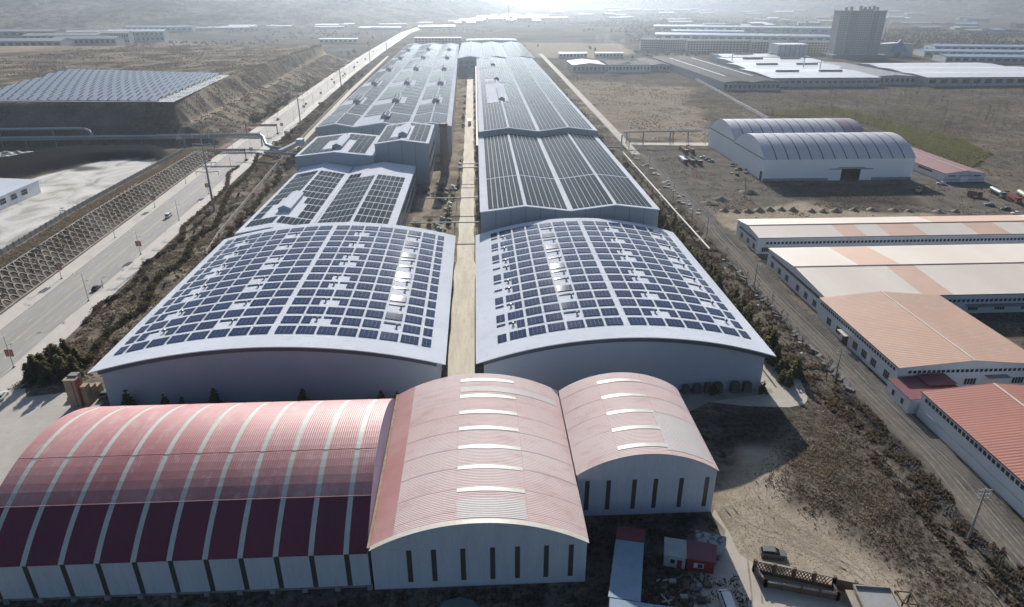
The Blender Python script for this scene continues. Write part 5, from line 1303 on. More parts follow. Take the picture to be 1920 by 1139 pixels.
# sand heaps before the hangar
M_SAND = mat('sandy_soil', (.27,.205,.14), .95, (.20,.15,.105), .4, c3=(.33,.26,.18))
def heap(x, y, r, h, label, group, m, name='sand_heap', seed=0):
    n, k = 14, 5; V = [(0,0,h)]; g = random.Random(seed)
    for i in range(1, k+1):
        for j in range(n):
            a = 2*math.pi*j/n; rr = r*i/k*(1+.16*g.uniform(-1,1)); V.append((rr*math.cos(a), rr*math.sin(a), h*(1-i/k)**1.15*(1+.15*g.uniform(-1,1))-(.1 if i == k else 0)))
    F = [(0, 1+j, 1+(j+1) % n) for j in range(n)]
    for i in range(k-1):
        for j in range(n): a = 1+i*n+j; b2 = 1+i*n+(j+1) % n; F.append((a, a+n, b2+n, b2))
    mb = MB(); mb.add(V, F); o = link(name, mb.mesh(name, m, smooth=True), None, (x, y, float(terrain(x, y)))); tag(o, label, 'heap', group)
for k, a in enumerate((235,300,370,430,490,555,620,725,790,860,965,1065,1190,1275,1440,1535)):
    q = G(1280+a/3., 285+(333+6*math.sin(k))/3.); heap(q[0], q[1], random.uniform(2.2,3.4), random.uniform(1.3,2.3), 'brown earth heap in the row behind the cream roof shed', 'earth heaps behind the cream roof shed', M_SAND, seed=k)
for k, (a, b2, r_, h) in enumerate(((1405,362,6,2.2),(1352,375,5,1.8),(1728,358,6,3.2),(1330,382,5,1.5))):
    q = G(a, b2); heap(q[0], q[1], r_, h, 'broad dark spoil heap on the truck yard ground', 'spoil heaps on the truck yard', mat('dark_spoil', (.12,.10,.08), .95, (.07,.06,.05), .4), seed=k+40)
# pale rubble beyond the coal bank
for k in range(70):
    q = G(random.uniform(-20,85), random.uniform(277,300), 6); heap(q[0], q[1], random.uniform(2.5,4.5), random.uniform(.8,1.6), 'pale dumped stone heap behind the coal bank', 'stone heaps behind the coal bank', mat('pale_stone', (.46,.47,.45), .9, (.36,.37,.35), .3), 'stone_heap', k)
# ================================================================ VEHICLES, PEOPLE, YARD THINGS
M_TYRE = mat('tyre_rubber', (.02,.02,.02), .9); M_RIM = mat('wheel_rim', (.35,.35,.36), .4, metal=.6)
M_CGLASS = mat('car_glass', (.02,.024,.03), .08); M_HEAD = mat('headlamp_glass', (.65,.65,.62), .2); M_TAIL = mat('tail_lamp', (.35,.02,.02), .3)
def paint(name, c, r=.28):
    m = mat('paint_'+name, c, r, tuple(v*.93 for v in c), .5, obj=True); return m
def wheel(t, x, y, r, w_):
    o = lpart('wheel', MB().tube([(x,y-w_/2,r),(x,y+w_/2,r)], r, 14), M_TYRE, t)
    s = 1 if y > 0 else -1
    lpart('rim', MB().tube([(x,y+s*w_*.45,r),(x,y+s*(w_/2+.012),r)], r*.6, 10), M_RIM, o)
def body_loft(st, hw_top=.86):
    "st: list of (x, z_low, z_top, half_width) along the length; rounded section"
    mb = MB(); n = 8
    for x, zl, zt, hw in st:
        mb.v += [(x,-hw*.92,zl),(x,-hw,zl+(zt-zl)*.35),(x,-hw*.97,zl+(zt-zl)*.8),(x,-hw*hw_top,zt),(x,hw*hw_top,zt),(x,hw*.97,zl+(zt-zl)*.8),(x,hw,zl+(zt-zl)*.35),(x,hw*.92,zl)]
    for i in range(len(st)-1):
        for j in range(n): mb.f.append((i*n+j, (i+1)*n+j, (i+1)*n+(j+1) % n, i*n+(j+1) % n)); mb.m.append(0)
    mb.f.append(tuple(range(n))[::1]); mb.m.append(0); e = (len(st)-1)*n; mb.f.append(tuple(e+j for j in reversed(range(n)))); mb.m.append(0)
    return mb
def car(label, x, y, rz, pm, kind='sedan', name='parked_car', group=None, z=0):
    t = thing(name, label, {'sedan':'car','suv':'car','van':'van'}[kind], (x, y, z), group, rz)
    if kind == 'sedan':
        L = 4.6; bd = [(-2.3,.45,.78,.74),(-2.15,.3,.92,.84),(-1.2,.26,.98,.9),(.6,.26,.97,.9),(1.6,.28,.88,.88),(2.15,.32,.74,.82),(2.32,.42,.62,.72)]
        gh = [(-1.75,.95,.97,.76),(-1.05,.95,1.40,.70),(.05,.95,1.44,.70),(.9,.95,1.0,.76)]; rf = (-1.05,.08,1.445)
    elif kind == 'suv':
        L = 4.7; bd = [(-2.35,.5,.95,.8),(-2.2,.36,1.1,.9),(-1.2,.32,1.12,.94),(.8,.32,1.1,.94),(1.8,.34,1.02,.92),(2.25,.38,.88,.85),(2.38,.5,.75,.75)]
        gh = [(-2.2,1.05,1.1,.8),(-1.85,1.05,1.66,.74),(.15,1.05,1.70,.74),(1.05,1.05,1.12,.8)]; rf = (-1.8,.15,1.705)
    else:
        L = 5.1; bd = [(-2.55,.45,1.1,.86),(-2.5,.34,1.22,.93),(-1.2,.32,1.24,.95),(1.4,.32,1.22,.95),(2.1,.34,1.05,.92),(2.5,.4,.85,.84)]
        gh = [(-2.5,1.15,1.2,.86),(-2.35,1.15,1.95,.8),(.9,1.15,1.98,.8),(1.85,1.15,1.22,.84)]; rf = (-2.3,.9,1.985)
    b = lpart('body', body_loft(bd), pm, t)
    lpart('window', body_loft(gh, .9), M_CGLASS, t)
    hw = gh[1][3]
    lpart('roof', MB().add([(rf[0],-hw*.92,rf[2]),(rf[1],-hw*.92,rf[2]+.02),(rf[1],hw*.92,rf[2]+.02),(rf[0],hw*.92,rf[2]),(rf[0]-.2,-hw*.96,rf[2]-.13),(rf[1]+.2,-hw*.96,rf[2]-.13),(rf[1]+.2,hw*.96,rf[2]-.13),(rf[0]-.2,hw*.96,rf[2]-.13)],
          [(0,1,2,3),(4,5,1,0),(5,6,2,1),(6,7,3,2),(7,4,0,3)]), pm, t)
    for p in (gh[1][0], (gh[1][0]+gh[2][0])/2, gh[2][0]):
        for s in (-1, 1): lpart('pillar', MB().beam((p, s*(hw+.075), gh[0][1]), (p, s*(hw*.93), rf[2]-.08), .09), pm, t)
    for wx in (-L*.31, L*.31):
        for s in (-1, 1): wheel(t, wx, s*(bd[2][3]-.1), .33 if kind == 'sedan' else .37, .23)
    for s in (-1, 1):
        lpart('headlight', MB().box(L/2-.16, L/2+.0, s*.62-.16, s*.62+.16, bd[-2][2]-.2, bd[-2][2]-.06), M_HEAD, t)
        lpart('tail_light', MB().box(-L/2-.0, -L/2+.12, s*.66-.13, s*.66+.13, .72, .86), M_TAIL, t)
    return t
WHITE, BLACK, SILVER, BLUE, GREY = paint('white', (.72,.72,.71)), paint('black', (.02,.02,.022)), paint('silver', (.42,.43,.44), .3), paint('blue_grey', (.10,.14,.20)), paint('grey', (.18,.18,.18))
def at(a, b2): q = G(a, b2); return q[0], q[1]
q = at(317, 407); car('white minivan driving along the wide road', q[0], q[1], R(93), WHITE, 'van', 'van', z=.03)
q = at(181, 543); car('black car stopped at the kerb with two people beside it', q[0], q[1], R(93), BLACK, z=.03)
q = at(4, 746); car('white car on the forecourt beside the pavement', q[0], q[1], R(100), WHITE, z=.02)
q = at(136, 748); car('silver car half hidden behind the tan stepped kiosk', q[0], q[1]+1, R(95), SILVER, z=.02)
q = at(193, 748); car('dark car parked between the kiosk and hall wall', q[0], q[1]+1.5, R(95), GREY, z=.02)
q = at(1449, 1043); car('dusty dark SUV parked behind the brick lattice wall', q[0], q[1], R(-12), GREY, 'suv', 'parked_suv')
q = at(1361, 1134); car('white van parked in the shadow of the front yard', q[0], q[1], R(88), WHITE, 'van', 'van', z=.02)
q = at(1764, 346); car('white car parked outside the red roof store', q[0], q[1], R(150), WHITE)
q = at(1855, 386); car('shiny blue grey car driving past the truck yard', q[0], q[1], R(150), BLUE)
q = at(1904, 402); car('white car parked at the truck yard end', q[0], q[1], R(175), WHITE)
q = at(1893, 397); car('black car parked beside the white one at the truck yard', q[0], q[1]+3, R(170), BLACK)
for a, b2, p, l in ((1318,297,WHITE,'white'),(1326,301,BLACK,'black'),(1333,304,SILVER,'silver')):
    q = at(a, b2); car(l+' car parked between the old trucks and the hangar', q[0], q[1], R(140), p)
for k, (a, b2, o) in enumerate(((598,196,2),(640,150,-4),(655,143,4),(676,118,-3),(668,128,3),(690,112,2),(705,98,-3),(560,225,-5))):
    q = at(a, b2); car('small dark vehicle far along the road', float(roadx(q[1]))+o, q[1], R(93), (BLACK, GREY, SILVER)[k % 3], ('sedan', 'suv', 'van')[k % 3], 'distant_vehicle', 'vehicles far along the road', .03)
def truck(label, x, y, rz, cab, bed, L=11., tank=False, group=None):
    t = thing('parked_truck', label, 'truck', (x, y, float(terrain(x, y))), group, rz)
    lpart('cab', MB().prism([(L/2-2.2,.7),(L/2-2.2,3.0),(L/2-.5,3.0),(L/2-.05,1.9),(L/2,.7)], 'y', -1.15, 1.15), cab, t)
    lpart('windscreen', MB().add([(L/2-.40,-1.0,2.85),(L/2-.02,-1.0,1.95),(L/2-.02,1.0,1.95),(L/2-.40,1.0,2.85)], [(0,1,2,3)]), M_CGLASS, t)
    for s in (-1, 1): lpart('window', MB().box(L/2-1.7, L/2-.6, s*1.16-.01, s*1.16+.01, 1.9, 2.7), M_CGLASS, t)
    lpart('chassis', MB().box(-L/2, L/2-.4, -.5, .5, .6, .95), M_SEAM, t)
    if tank: lpart('tank', MB().tube([(-L/2,0,2.05),(-L/2+.3,0,2.05),(L/2-2.8,0,2.05),(L/2-2.5,0,2.05)], [.8,1.12,1.12,.8], 14), bed, t)
    else:
        lpart('cargo_bed', MB().box(-L/2, L/2-2.5, -1.22, -1.14, .98, 2.5).box(-L/2, L/2-2.5, 1.14, 1.22, .98, 2.5).box(-L/2, -L/2+.08, -1.14, 1.14, .98, 2.5).box(L/2-2.6, L/2-2.5, -1.14, 1.14, .98, 2.6), bed, t)
        lpart('load', MB().box(-L/2+.08, L/2-2.6, -1.14, 1.14, .96, 2.1), WHITE if bed == WHITE else mat('coal_load', (.05,.045,.042), .95, (.03,.028,.027), 1.), t)
    for wx in (-L/2+1.2, -L/2+2.5, L/2-1.3):
        for s in (-1, 1): wheel(t, wx, s*1.0, .5, .35)
TR, TG = paint('truck_red', (.22,.05,.04), .5), paint('truck_green', (.22,.26,.25), .5)
def truck_seg(label, A, B, cab, bed, tank=False):
    a = Vector(G(*A)[:2]); b2 = Vector(G(*B)[:2]); d = b2-a
    truck(label, (a.x+b2.x)/2, (a.y+b2.y)/2, math.atan2(d.y, d.x), cab, bed, min(17., max(9., d.length)), tank)
truck_seg('dark red truck parked by the fence of the truck yard', (1275,279), (1289,291), TR, TR)
truck_seg('second dark red truck, parked by the fence near the hedge', (1288,278), (1300,290), TR, TR)
truck_seg('truck with a white covered load in the truck yard row', (1272,296), (1288,311), TR, WHITE)
truck_seg('black truck in the middle of the truck yard row', (1285,297), (1302,312), BLACK, BLACK)
truck_seg('dark red and black truck at the hangar end of the row', (1297,298), (1316,313), TR, BLACK)
truck_seg('green grey tanker truck parked beside the red roof store', (1857,360), (1881,373), TG, TG, True)
truck_seg('red dump truck with coal load beside the tanker', (1885,367), (1910,383), paint('red', (.30,.05,.04), .5), paint('red', (.30,.05,.04), .5))
truck_seg('cream tanker truck parked behind the red dump truck', (1908,366), (1930,380), TR, mat('cream_tank', (.50,.48,.42), .6), True)
q = at(1826, 369); truck('small brown truck standing alone on the truck yard road', q[0], q[1], R(-30), paint('brown', (.16,.08,.05), .6), paint('brown', (.16,.08,.05), .6), 7)
# people beside the stopped car
def person(label, x, y, rz, shirt, trousers, step):
    me = bpy.data.meshes.new('person')
    J = dict(pel=(0,0,.95), sp=(0,.02,1.2), ch=(0,.03,1.4), nk=(0,.02,1.52), hd=(0,.0,1.6), ht=(0,0,1.72),
             sl=(-.19,.02,1.42), el=(-.27,.05,1.15), wl=(-.25,-.06,.92), hl=(-.25,-.1,.82), s2=(.19,.02,1.42), e2=(.27,.05,1.15), w2=(.25,-.06,.92), h2=(.25,-.1,.82),
             kl=(-.1,-.04-step*.1,.5), al=(-.11,.03+step*.12,.09), fl=(-.11,-.13+step*.1,.04), pl=(-.1,0,.9), p2=(.1,0,.9), k2=(.1,-.04+step*.1,.5), a2=(.11,.03-step*.12,.09), f2=(.11,-.13-step*.1,.04))
    K = list(J); E = [('pel','sp'),('sp','ch'),('ch','nk'),('nk','hd'),('hd','ht'),('ch','sl'),('sl','el'),('el','wl'),('wl','hl'),('ch','s2'),('s2','e2'),('e2','w2'),('w2','h2'),('pel','pl'),('pl','kl'),('kl','al'),('al','fl'),('pel','p2'),('p2','k2'),('k2','a2'),('a2','f2')]
    rad = dict(pel=.15, sp=.14, ch=.16, nk=.06, hd=.095, ht=.085, sl=.075, s2=.075, el=.05, e2=.05, wl=.04, w2=.04, hl=.05, h2=.05, pl=.1, p2=.1, kl=.075, k2=.075, al=.05, a2=.05, fl=.045, f2=.045)
    me.from_pydata([J[k] for k in K], [(K.index(a), K.index(b)) for a, b in E], [])
    o = link('person', me, None, (x, y, .15), (0, 0, rz)); md = o.modifiers.new('skin', 'SKIN')
    for i, k in enumerate(K): me.skin_vertices[0].data[i].radius = (rad[k],)*2
    me.skin_vertices[0].data[0].use_root = True
    sb = o.modifiers.new('sub', 'SUBSURF'); sb.levels = 1; sb.render_levels = 1
    dg = bpy.context.evaluated_depsgraph_get(); ev = bpy.data.meshes.new_from_object(o.evaluated_get(dg)); o.modifiers.clear(); o.data = ev
    skin = mat('skin', (.42,.26,.19), .6); hair = mat('hair', (.02,.016,.013), .8)
    ev.materials.clear()
    for m_ in (shirt, trousers, skin, hair): ev.materials.append(m_)
    for p in ev.polygons:
        c = p.center; p.material_index = 3 if (c.z > 1.63 or (c.z > 1.55 and c.y > .03)) else 2 if (c.z > 1.5 or (c.z < .9 and abs(c.x) > .19 and c.z > .7)) else 1 if c.z < .96 else 0
        p.use_smooth = True
    tag(o, label, 'person')
q = at(193, 541); person('person in a white top standing beside the stopped black car', q[0], q[1], R(60), mat('white_cloth', (.6,.6,.58), .9), mat('dark_cloth', (.03,.03,.04), .9), .5)
q = at(190, 537); person('person in dark clothes standing near the stopped black car', q[0], q[1]+1, R(-70), mat('black_cloth', (.025,.025,.03), .9), mat('dark_cloth', (.03,.03,.04), .9), .2)
# tan stepped kiosk by the forecourt
t = thing('stepped_kiosk', 'tan stepped gate tower with red edge stripes by the forecourt', 'gate tower', (-101, 153.5, 0))
MT = mat('tan_render', (.42,.30,.21), .85, (.36,.25,.175), .4); MS = mat('red_edge', (.34,.08,.06), .7)
part('tower', MB().box(-104,-101.2,151.6,153.2,0,7.6), MT, t); part('edge_stripe', MB().box(-101.19,-100.9,151.5,153.3,0,7.7), MS, t)
part('step', MB().box(-100.9,-99.6,152.2,154.4,0,5.4), MT, t); part('step', MB().box(-100.8,-99.3,154.4,156.4,0,4.1), MT, t); part('step', MB().box(-100.7,-99.1,156.4,158.6,0,3.), MT, t)
part('back_tower', MB().box(-103.6,-101.4,153.2,155,0,8.2), mat('grey_render', (.30,.28,.26), .9), t)
part('edge_stripe', MB().box(-102.2,-102.0,151.52,151.59,0,7.6), MS, t)
part('cap', MB().box(-104.15,-101.1,151.45,153.3,7.6,7.8), MT, t)
# stacks in front of the hall by the pines
MC = mat('covered_stack', (.09,.095,.085), .9, (.065,.07,.062), .5, c3=(.14,.14,.125))
for k, (a, w_, h) in enumerate(((56,2.2,2.4),(58.8,1.8,2.6),(61.6,2.0,2.7),(66,2.3,2.8),(69.2,2.1,2.7),(53,1.8,2.2))):
    t = thing('covered_stack', 'dark covered pallet stack against the hall front by the concrete yard', 'pallet stack', (a, 150.6, 0), 'covered stacks against the hall')
    lpart('pallet', MB().box(-w_/2,w_/2,-.8,.8,0,.18), M_TWIG, t)
    lpart('load', MB().prism([(-w_/2+.05,.18),(-w_/2+.05,h-.2),(-w_/2+.3,h),(w_/2-.25,h-.05),(w_/2-.05,h-.35),(w_/2-.05,.18)], 'y', -.72, .75), MC, t)
    lpart('strap', MB().box(-.06,.06,-.76,-.73,.18,h-.05), M_SEAM, t)
# brick lattice pen, guard house, red frame
MBK = mat('brown_brick', (.19,.125,.09), .9, (.14,.095,.07), .6); MCO = mat('coping', (.38,.32,.26), .9)
def wall_run(t, A, B, h, th=.3, lattice=False, cop=True):
    A = Vector((*A, 0)); B = Vector((*B, 0)); d = (B-A).normalized(); L = (B-A).length
    part('coping', MB().beam(tuple(A+Vector((0,0,h))), tuple(B+Vector((0,0,h))), th+.14, .16), MCO if cop else MBK, t)
    part('base_wall', MB().beam(tuple(A+Vector((0,0,.4))), tuple(B+Vector((0,0,.4))), th, .8), MBK, t)
    if lattice:
        n = int(L/.55); mb = MB()
        for k in range(n):
            p = A+d*(k*.55); q_ = A+d*min(L, k*.55+.9); r_ = A+d*max(0, k*.55-.9)
            mb.beam(tuple(p+Vector((0,0,.8))), tuple(q_+Vector((0,0,h-.06))), .16, .14); mb.beam(tuple(p+Vector((0,0,.8))), tuple(r_+Vector((0,0,h-.06))), .16, .14)
        o = part('lattice', mb, MBK, t); o['kind'] = 'stuff'
    else: part('wall', MB().beam(tuple(A+Vector((0,0,h/2+.3))), tuple(B+Vector((0,0,h/2+.3))), th-.04, h-.7), MBK, t)
    k = 0.
    while k <= L+.01:
        p = A+d*min(k, L); part('pier', MB().box(p.x-.25,p.x+.25,p.y-.25,p.y+.25,0,h+.2), MBK, t); k += max(2., L/max(1, round(L/3.2)))
t = thing('brick_lattice_pen', 'brown brick pen with a long openwork lattice wall', 'brick wall', (56, 87, 0))
wall_run(t, (48.2, 90.1), (60.6, 85.6), 2.6, lattice=True); wall_run(t, (60.6, 85.6), (67, 83.4), 2.4); wall_run(t, (48.2, 90.1), (48.9, 86.6), 1.3); wall_run(t, (48.9, 86.6), (60.2, 83.2), 1.3); wall_run(t, (60.2, 83.2), (60.6, 85.6), 1.3)
t = thing('guard_house', 'small flat roofed guard house with pale parapet beside the brick pen', 'guard house', (65, 80, 0), rz=R(-8))
lpart('wall', MB().box(-2.9,2.9,-2.6,2.6,0,2.9), mat('guard_wall', (.44,.40,.36), .9), t); lpart('roof', MB().box(-3.0,3.0,-2.7,2.7,2.9,3.05), mat('felt_roof', (.34,.335,.33), .9, (.28,.275,.27), .5), t)
for a in ((-3.1,3.1,2.55,2.8),(-3.1,3.1,-2.8,-2.55),(-3.1,-2.85,-2.55,2.55),(2.85,3.1,-2.55,2.55)): lpart('parapet', MB().box(*a,2.9,3.45), MCO, t)
lpart('porch_roof', MB().box(-4.4,-3.1,-2.7,2.3,2.4,2.6), MCO, t); lpart('post', MB().box(-4.3,-4.15,-2.6,-2.45,0,2.4), M_STEEL, t); lpart('post', MB().box(-4.3,-4.15,2.05,2.2,0,2.4), M_STEEL, t)
t = thing('steel_frame', 'rusty brown steel frame standing beside the guard house', 'steel frame', (70, 81, 0))
MR = mat('rust', (.10,.06,.04), .9, (.07,.045,.03), .8)
for x, y in ((69,79.5),(71.4,79),(69.2,82),(71.6,81.6)): part('post', MB().box(x-.1,x+.1,y-.1,y+.1,0,2.8), MR, t)
for a, b2 in (((69,79.5),(71.4,79)),((71.4,79),(71.6,81.6)),((71.6,81.6),(69.2,82)),((69.2,82),(69,79.5)),((69,79.5),(71.6,81.6))): part('beam', MB().beam((*a,2.8),(*b2,2.8),.18), MR, t)
# huts in the shadow of the pink sheds
def hut(name, label, pts, h0, h1, rm, wm_, cat='shed', door=False):
    cx_ = sum(p[0] for p in pts)/4; cy_ = sum(p[1] for p in pts)/4
    t = thing(name, label, cat, (cx_, cy_, 0)); zz = (h1, h1, h0, h0)
    top = [(p[0], p[1], z) for p, z in zip(pts, zz)]; inn = [(cx_+(p[0]-cx_)*.94, cy_+(p[1]-cy_)*.92, z-.12) for p, z in zip(pts, zz)]
    part('roof', MB().add([(*p[:2], p[2]-.1) for p in top]+top, [(0,1,2,3),(7,6,5,4),(0,4,5,1),(1,5,6,2),(2,6,7,3),(3,7,4,0)]), rm, t)
    part('wall', MB().add([(p[0], p[1], 0) for p in inn]+inn, [(0,4,5,1),(1,5,6,2),(2,6,7,3),(3,7,4,0)]), wm_, t)
    if door:
        a, b2 = Vector(inn[3]), Vector(inn[2]); d = (b2-a); n_ = Vector((d.y, -d.x, 0)).normalized()
        if n_.y > 0: n_ = -n_
        for f0, f1, z0, z1, m_, nm in door:
            p = a+d*f0+n_*.04; q_ = a+d*f1+n_*.04
            part(nm, MB().add([(p.x,p.y,z0),(q_.x,q_.y,z0),(q_.x,q_.y,z1),(p.x,p.y,z1),(p.x-n_.x*.1,p.y-n_.y*.1,z0),(q_.x-n_.x*.1,q_.y-n_.y*.1,z0),(q_.x-n_.x*.1,q_.y-n_.y*.1,z1),(p.x-n_.x*.1,p.y-n_.y*.1,z1)], [(0,1,2,3),(0,4,5,1),(3,2,6,7),(0,3,7,4),(1,5,6,2)]), m_, t)
    return t
M_BLUER = mat('blue_sheet_roof', (.24,.36,.46), .6, (.20,.31,.40), .2, c3=(.17,.26,.34))
M_HWH = mat('hut_white', (.48,.50,.50), .7, (.40,.42,.42), .5); M_HRED = mat('hut_red', (.26,.03,.04), .7)
hut('blue_roof_shed', 'long low blue roofed shed with a dark red end strip in the shadow', [(23.9,95.6),(28.9,94.4),(25.4,81.5),(20.2,82.8)], 3.3, 3.5, M_BLUER, M_HWH)
hut('red_roof_annex', 'dark red roofed annex at the end of the long blue shed', [(24.8,99),(29.9,97.8),(28.98,94.6),(23.98,95.8)], 3.55, 3.6, mat('annex_red', (.22,.04,.05), .6), M_HWH)
hut('blue_roof_wing', 'blue roofed wing turned across the end of the long blue shed', [(20.4,82.4),(36,78.8),(35,74.5),(19.4,78)], 3.2, 3.4, M_BLUER, M_HWH)
hut('white_hut', 'white hut with red door beside the dark red kiosk', [(33.1,96),(37,94.9),(35.9,90.9),(32.1,92.1)], 2.8, 3.3, mat('hut_pale_roof', (.42,.44,.44), .7, (.34,.36,.36), .5), M_HWH, 'hut', [(.3,.5,1.0,1.9,M_WIN,'window'),(.62,.85,.02,2.0,M_HRED,'door')])
hut('red_kiosk', 'red kiosk with dark red roof and white framed window', [(37,95),(42.1,93.4),(40.8,89.6),(35.9,90.9)], 2.9, 3.4, mat('kiosk_roof', (.20,.06,.08), .6), M_HRED, 'kiosk', [(.25,.62,.9,2.0,M_FRAME,'window_frame'),(.4,.58,1.0,1.9,M_WIN,'window')])
hut('white_container', 'white cabin with worn mottled roof beside the curving track', [(39.7,98.1),(44.9,96),(44.1,93.9),(38.8,95.2)], 2.5, 2.7, mat('mottled_roof', (.36,.38,.39), .8, (.12,.13,.14), 1.1, contrast=(.48,.56)), M_HWH, 'cabin')
MJ = [mat('weathered_wood', (.17,.14,.11), .9), mat('scrap_pale', (.36,.35,.33), .9), mat('scrap_blue', (.06,.12,.22), .7), mat('scrap_dark', (.06,.055,.05), .9)]
for k in range(46):
    x = random.uniform(29.8, 39); y = random.uniform(81.5, 89.5)
    if x > 35: y = random.uniform(83, 88.5)
    a = random.uniform(0, 3.1); L = random.uniform(.8, 2.6); c_, s_ = math.cos(a)*L/2, math.sin(a)*L/2; z = random.uniform(.1,.4)
    if k % 3: mb = MB().beam((-c_,-s_,z),(c_,s_,z+random.uniform(-.08,.3)), random.uniform(.15,.4), .08); nm, lb, ct = 'scrap_plank', 'loose plank in the scrap heap beside the blue shed', 'plank'
    else: w_ = random.uniform(.35,.7); mb = MB().box(-w_,w_,-w_*.7,w_*.7,0,w_*.9).box(-w_*.9,w_*.9,-w_*.6,w_*.6,w_*.9,w_); nm, lb, ct = 'scrap_box', 'discarded box in the scrap heap beside the blue shed', 'box'
    o = link(nm, mb.mesh(nm, MJ[random.choice((0,0,1,3,3))] if k != 5 else MJ[2]), None, (x, y, 0)); tag(o, lb, ct, 'scrap beside the blue shed: '+ct)
t = thing('rock_tarp', 'crumpled grey sheet lying before the pink shed front', 'tarpaulin', (-5, 84, 0))
lpart('sheet', MB().add([(-4,-3,.05),(0,-3.4,.5),(3.4,-2.4,.1),(-3.4,0,.3),(.4,.2,.9),(3.6,.4,.2),(-2.4,2.2,.1),(.3,2.6,.4),(2.6,2.2,.05)], [(0,1,4,3),(1,2,5,4),(3,4,7,6),(4,5,8,7)]), mat('grey_sheet', (.16,.19,.21), .6), t, True)
# clutter in the works lane
for k in range(26):
    y = random.choice((random.uniform(285, 372), random.uniform(400, 700))); x = random.choice((-11.5, -.9))+random.uniform(-.5,.3) if y > 372 else random.uniform(-20, -11.2)
    w_ = random.uniform(.5, 1.3); mb = MB().box(-w_,w_,-w_*.8,w_*.8,0,w_*1.3).box(-w_*.9,w_*.2,-w_*.7,w_*.6,w_*1.3,w_*1.7)
    o = link('lane_crate', mb.mesh('lane_crate', MJ[1] if k % 3 else M_HWH), None, (x, y, 0), (0,0,random.uniform(-.3,.3))); tag(o, 'pale equipment box standing along the works lane edge', 'crate', 'boxes along the works lane')
t = thing('lane_lorry', 'white lorry standing in the works lane', 'truck', (-6.2, 560, .03))
lpart('cab', MB().prism([(-1.1,.6),(-1.1,2.6),(1.1,2.6),(1.1,.6)], 'y', 3, 4.8), WHITE, t); lpart('box_body', MB().box(-1.2,1.2,-4.5,2.8,.9,3.3), WHITE, t)
for s in (-1, 1):
    for y in (-3, 3.6): lpart('wheel', MB().tube([(s*.8,y,.5),(s*1.15,y,.5)], .5, 10), M_TYRE, t)
t = thing('low_canopy', 'low pale canopy wedged behind the wide arched hall beside the lane', 'canopy', (-22, 256, 0))
part('roof', shell([(-32, 5.6), (-10.6, 4.6)], 'y', 249, 268, .2), mat('canopy_cream', (.60,.52,.44), .7, (.54,.46,.38), .3), t)
for x in (-31.5, -21, -11): part('post', MB().box(x-.15,x+.15,267,267.3,0,4.7), M_STEEL, t)
t = thing('side_canopy', 'low pale canopy between the solar sheds and the pine row', 'canopy', (74, 254, 0))
part('roof', shell([(71.3, 5.2), (79, 4.4)], 'y', 244, 268, .2), mat('canopy_cream', (.60,.52,.44), .7), t)
for y in (245, 267): part('post', MB().box(78.5,78.8,y-.15,y+.15,0,4.4), M_STEEL, t)

# excavator, logs and scrap by the hangars
q = at(1722, 362); t = thing('excavator', 'small excavator digging beside the spoil heap before the hangar', 'excavator', (q[0], q[1], 0), rz=R(40)); MY = paint('machine', (.32,.26,.14), .6)
for s_ in (-1, 1): lpart('track', MB().prism([(-1.7,.15),(-1.3,0),(1.3,0),(1.7,.15),(1.7,.6),(1.3,.8),(-1.3,.8),(-1.7,.6)], 'y', s_*1.1-.25, s_*1.1+.25), M_TYRE, t)
lpart('body', MB().box(-1.9,.9,-1.2,1.2,.85,1.9), MY, t); lpart('cab', MB().prism([(.0,1.9),(.0,3.0),(.9,3.0),(1.3,1.9)], 'y', -.1, 1.15), M_CGLASS, t)
lpart('boom', MB().beam((.9,-.5,1.6),(3.4,-.5,4.2),.4,.5), MY, t); lpart('arm', MB().beam((3.4,-.5,4.2),(5.2,-.5,2.0),.3,.4), MY, t); lpart('bucket', MB().prism([(4.9,2.1),(5.6,2.0),(5.7,1.2),(5.0,1.0)], 'y', -1.0, 0), M_STEEL, t)
ML = mat('timber', (.42,.32,.20), .9, (.33,.25,.16), .8)
for k in range(16):
    q = G(1785+k*3.2+random.uniform(-4,4), 298+k*.7+random.uniform(-4,5)); a = random.uniform(-.6,.9); L = random.uniform(3,7)
    o = link('timber_log', MB().tube([(-L/2*math.cos(a),-L/2*math.sin(a),.35),(L/2*math.cos(a),L/2*math.sin(a),random.uniform(.4,1.0))], .3, 8).mesh('timber_log', ML), None, (q[0], q[1], float(terrain(q[0], q[1])))); tag(o, 'pale timber log dumped behind the red roof store', 'log', 'timber logs behind the red roof store')
for k in range(22):
    q = G(random.uniform(1365,1418), random.uniform(306,330)); s_ = random.uniform(.6,1.6)
    o = link('scrap_pile_block', MB().prism([(-s_,-s_*.6),(s_*.7,-s_*.8),(s_,s_*.6),(-s_*.5,s_*.8)], 'z', -.1, s_*random.uniform(.4,1.1)).mesh('scrap_pile_block', MJ[random.choice((0,1,3,3))]), None, (q[0], q[1], 0)); tag(o, 'block of scrap heaped along the hangar end wall', 'scrap', 'scrap along the hangar end')
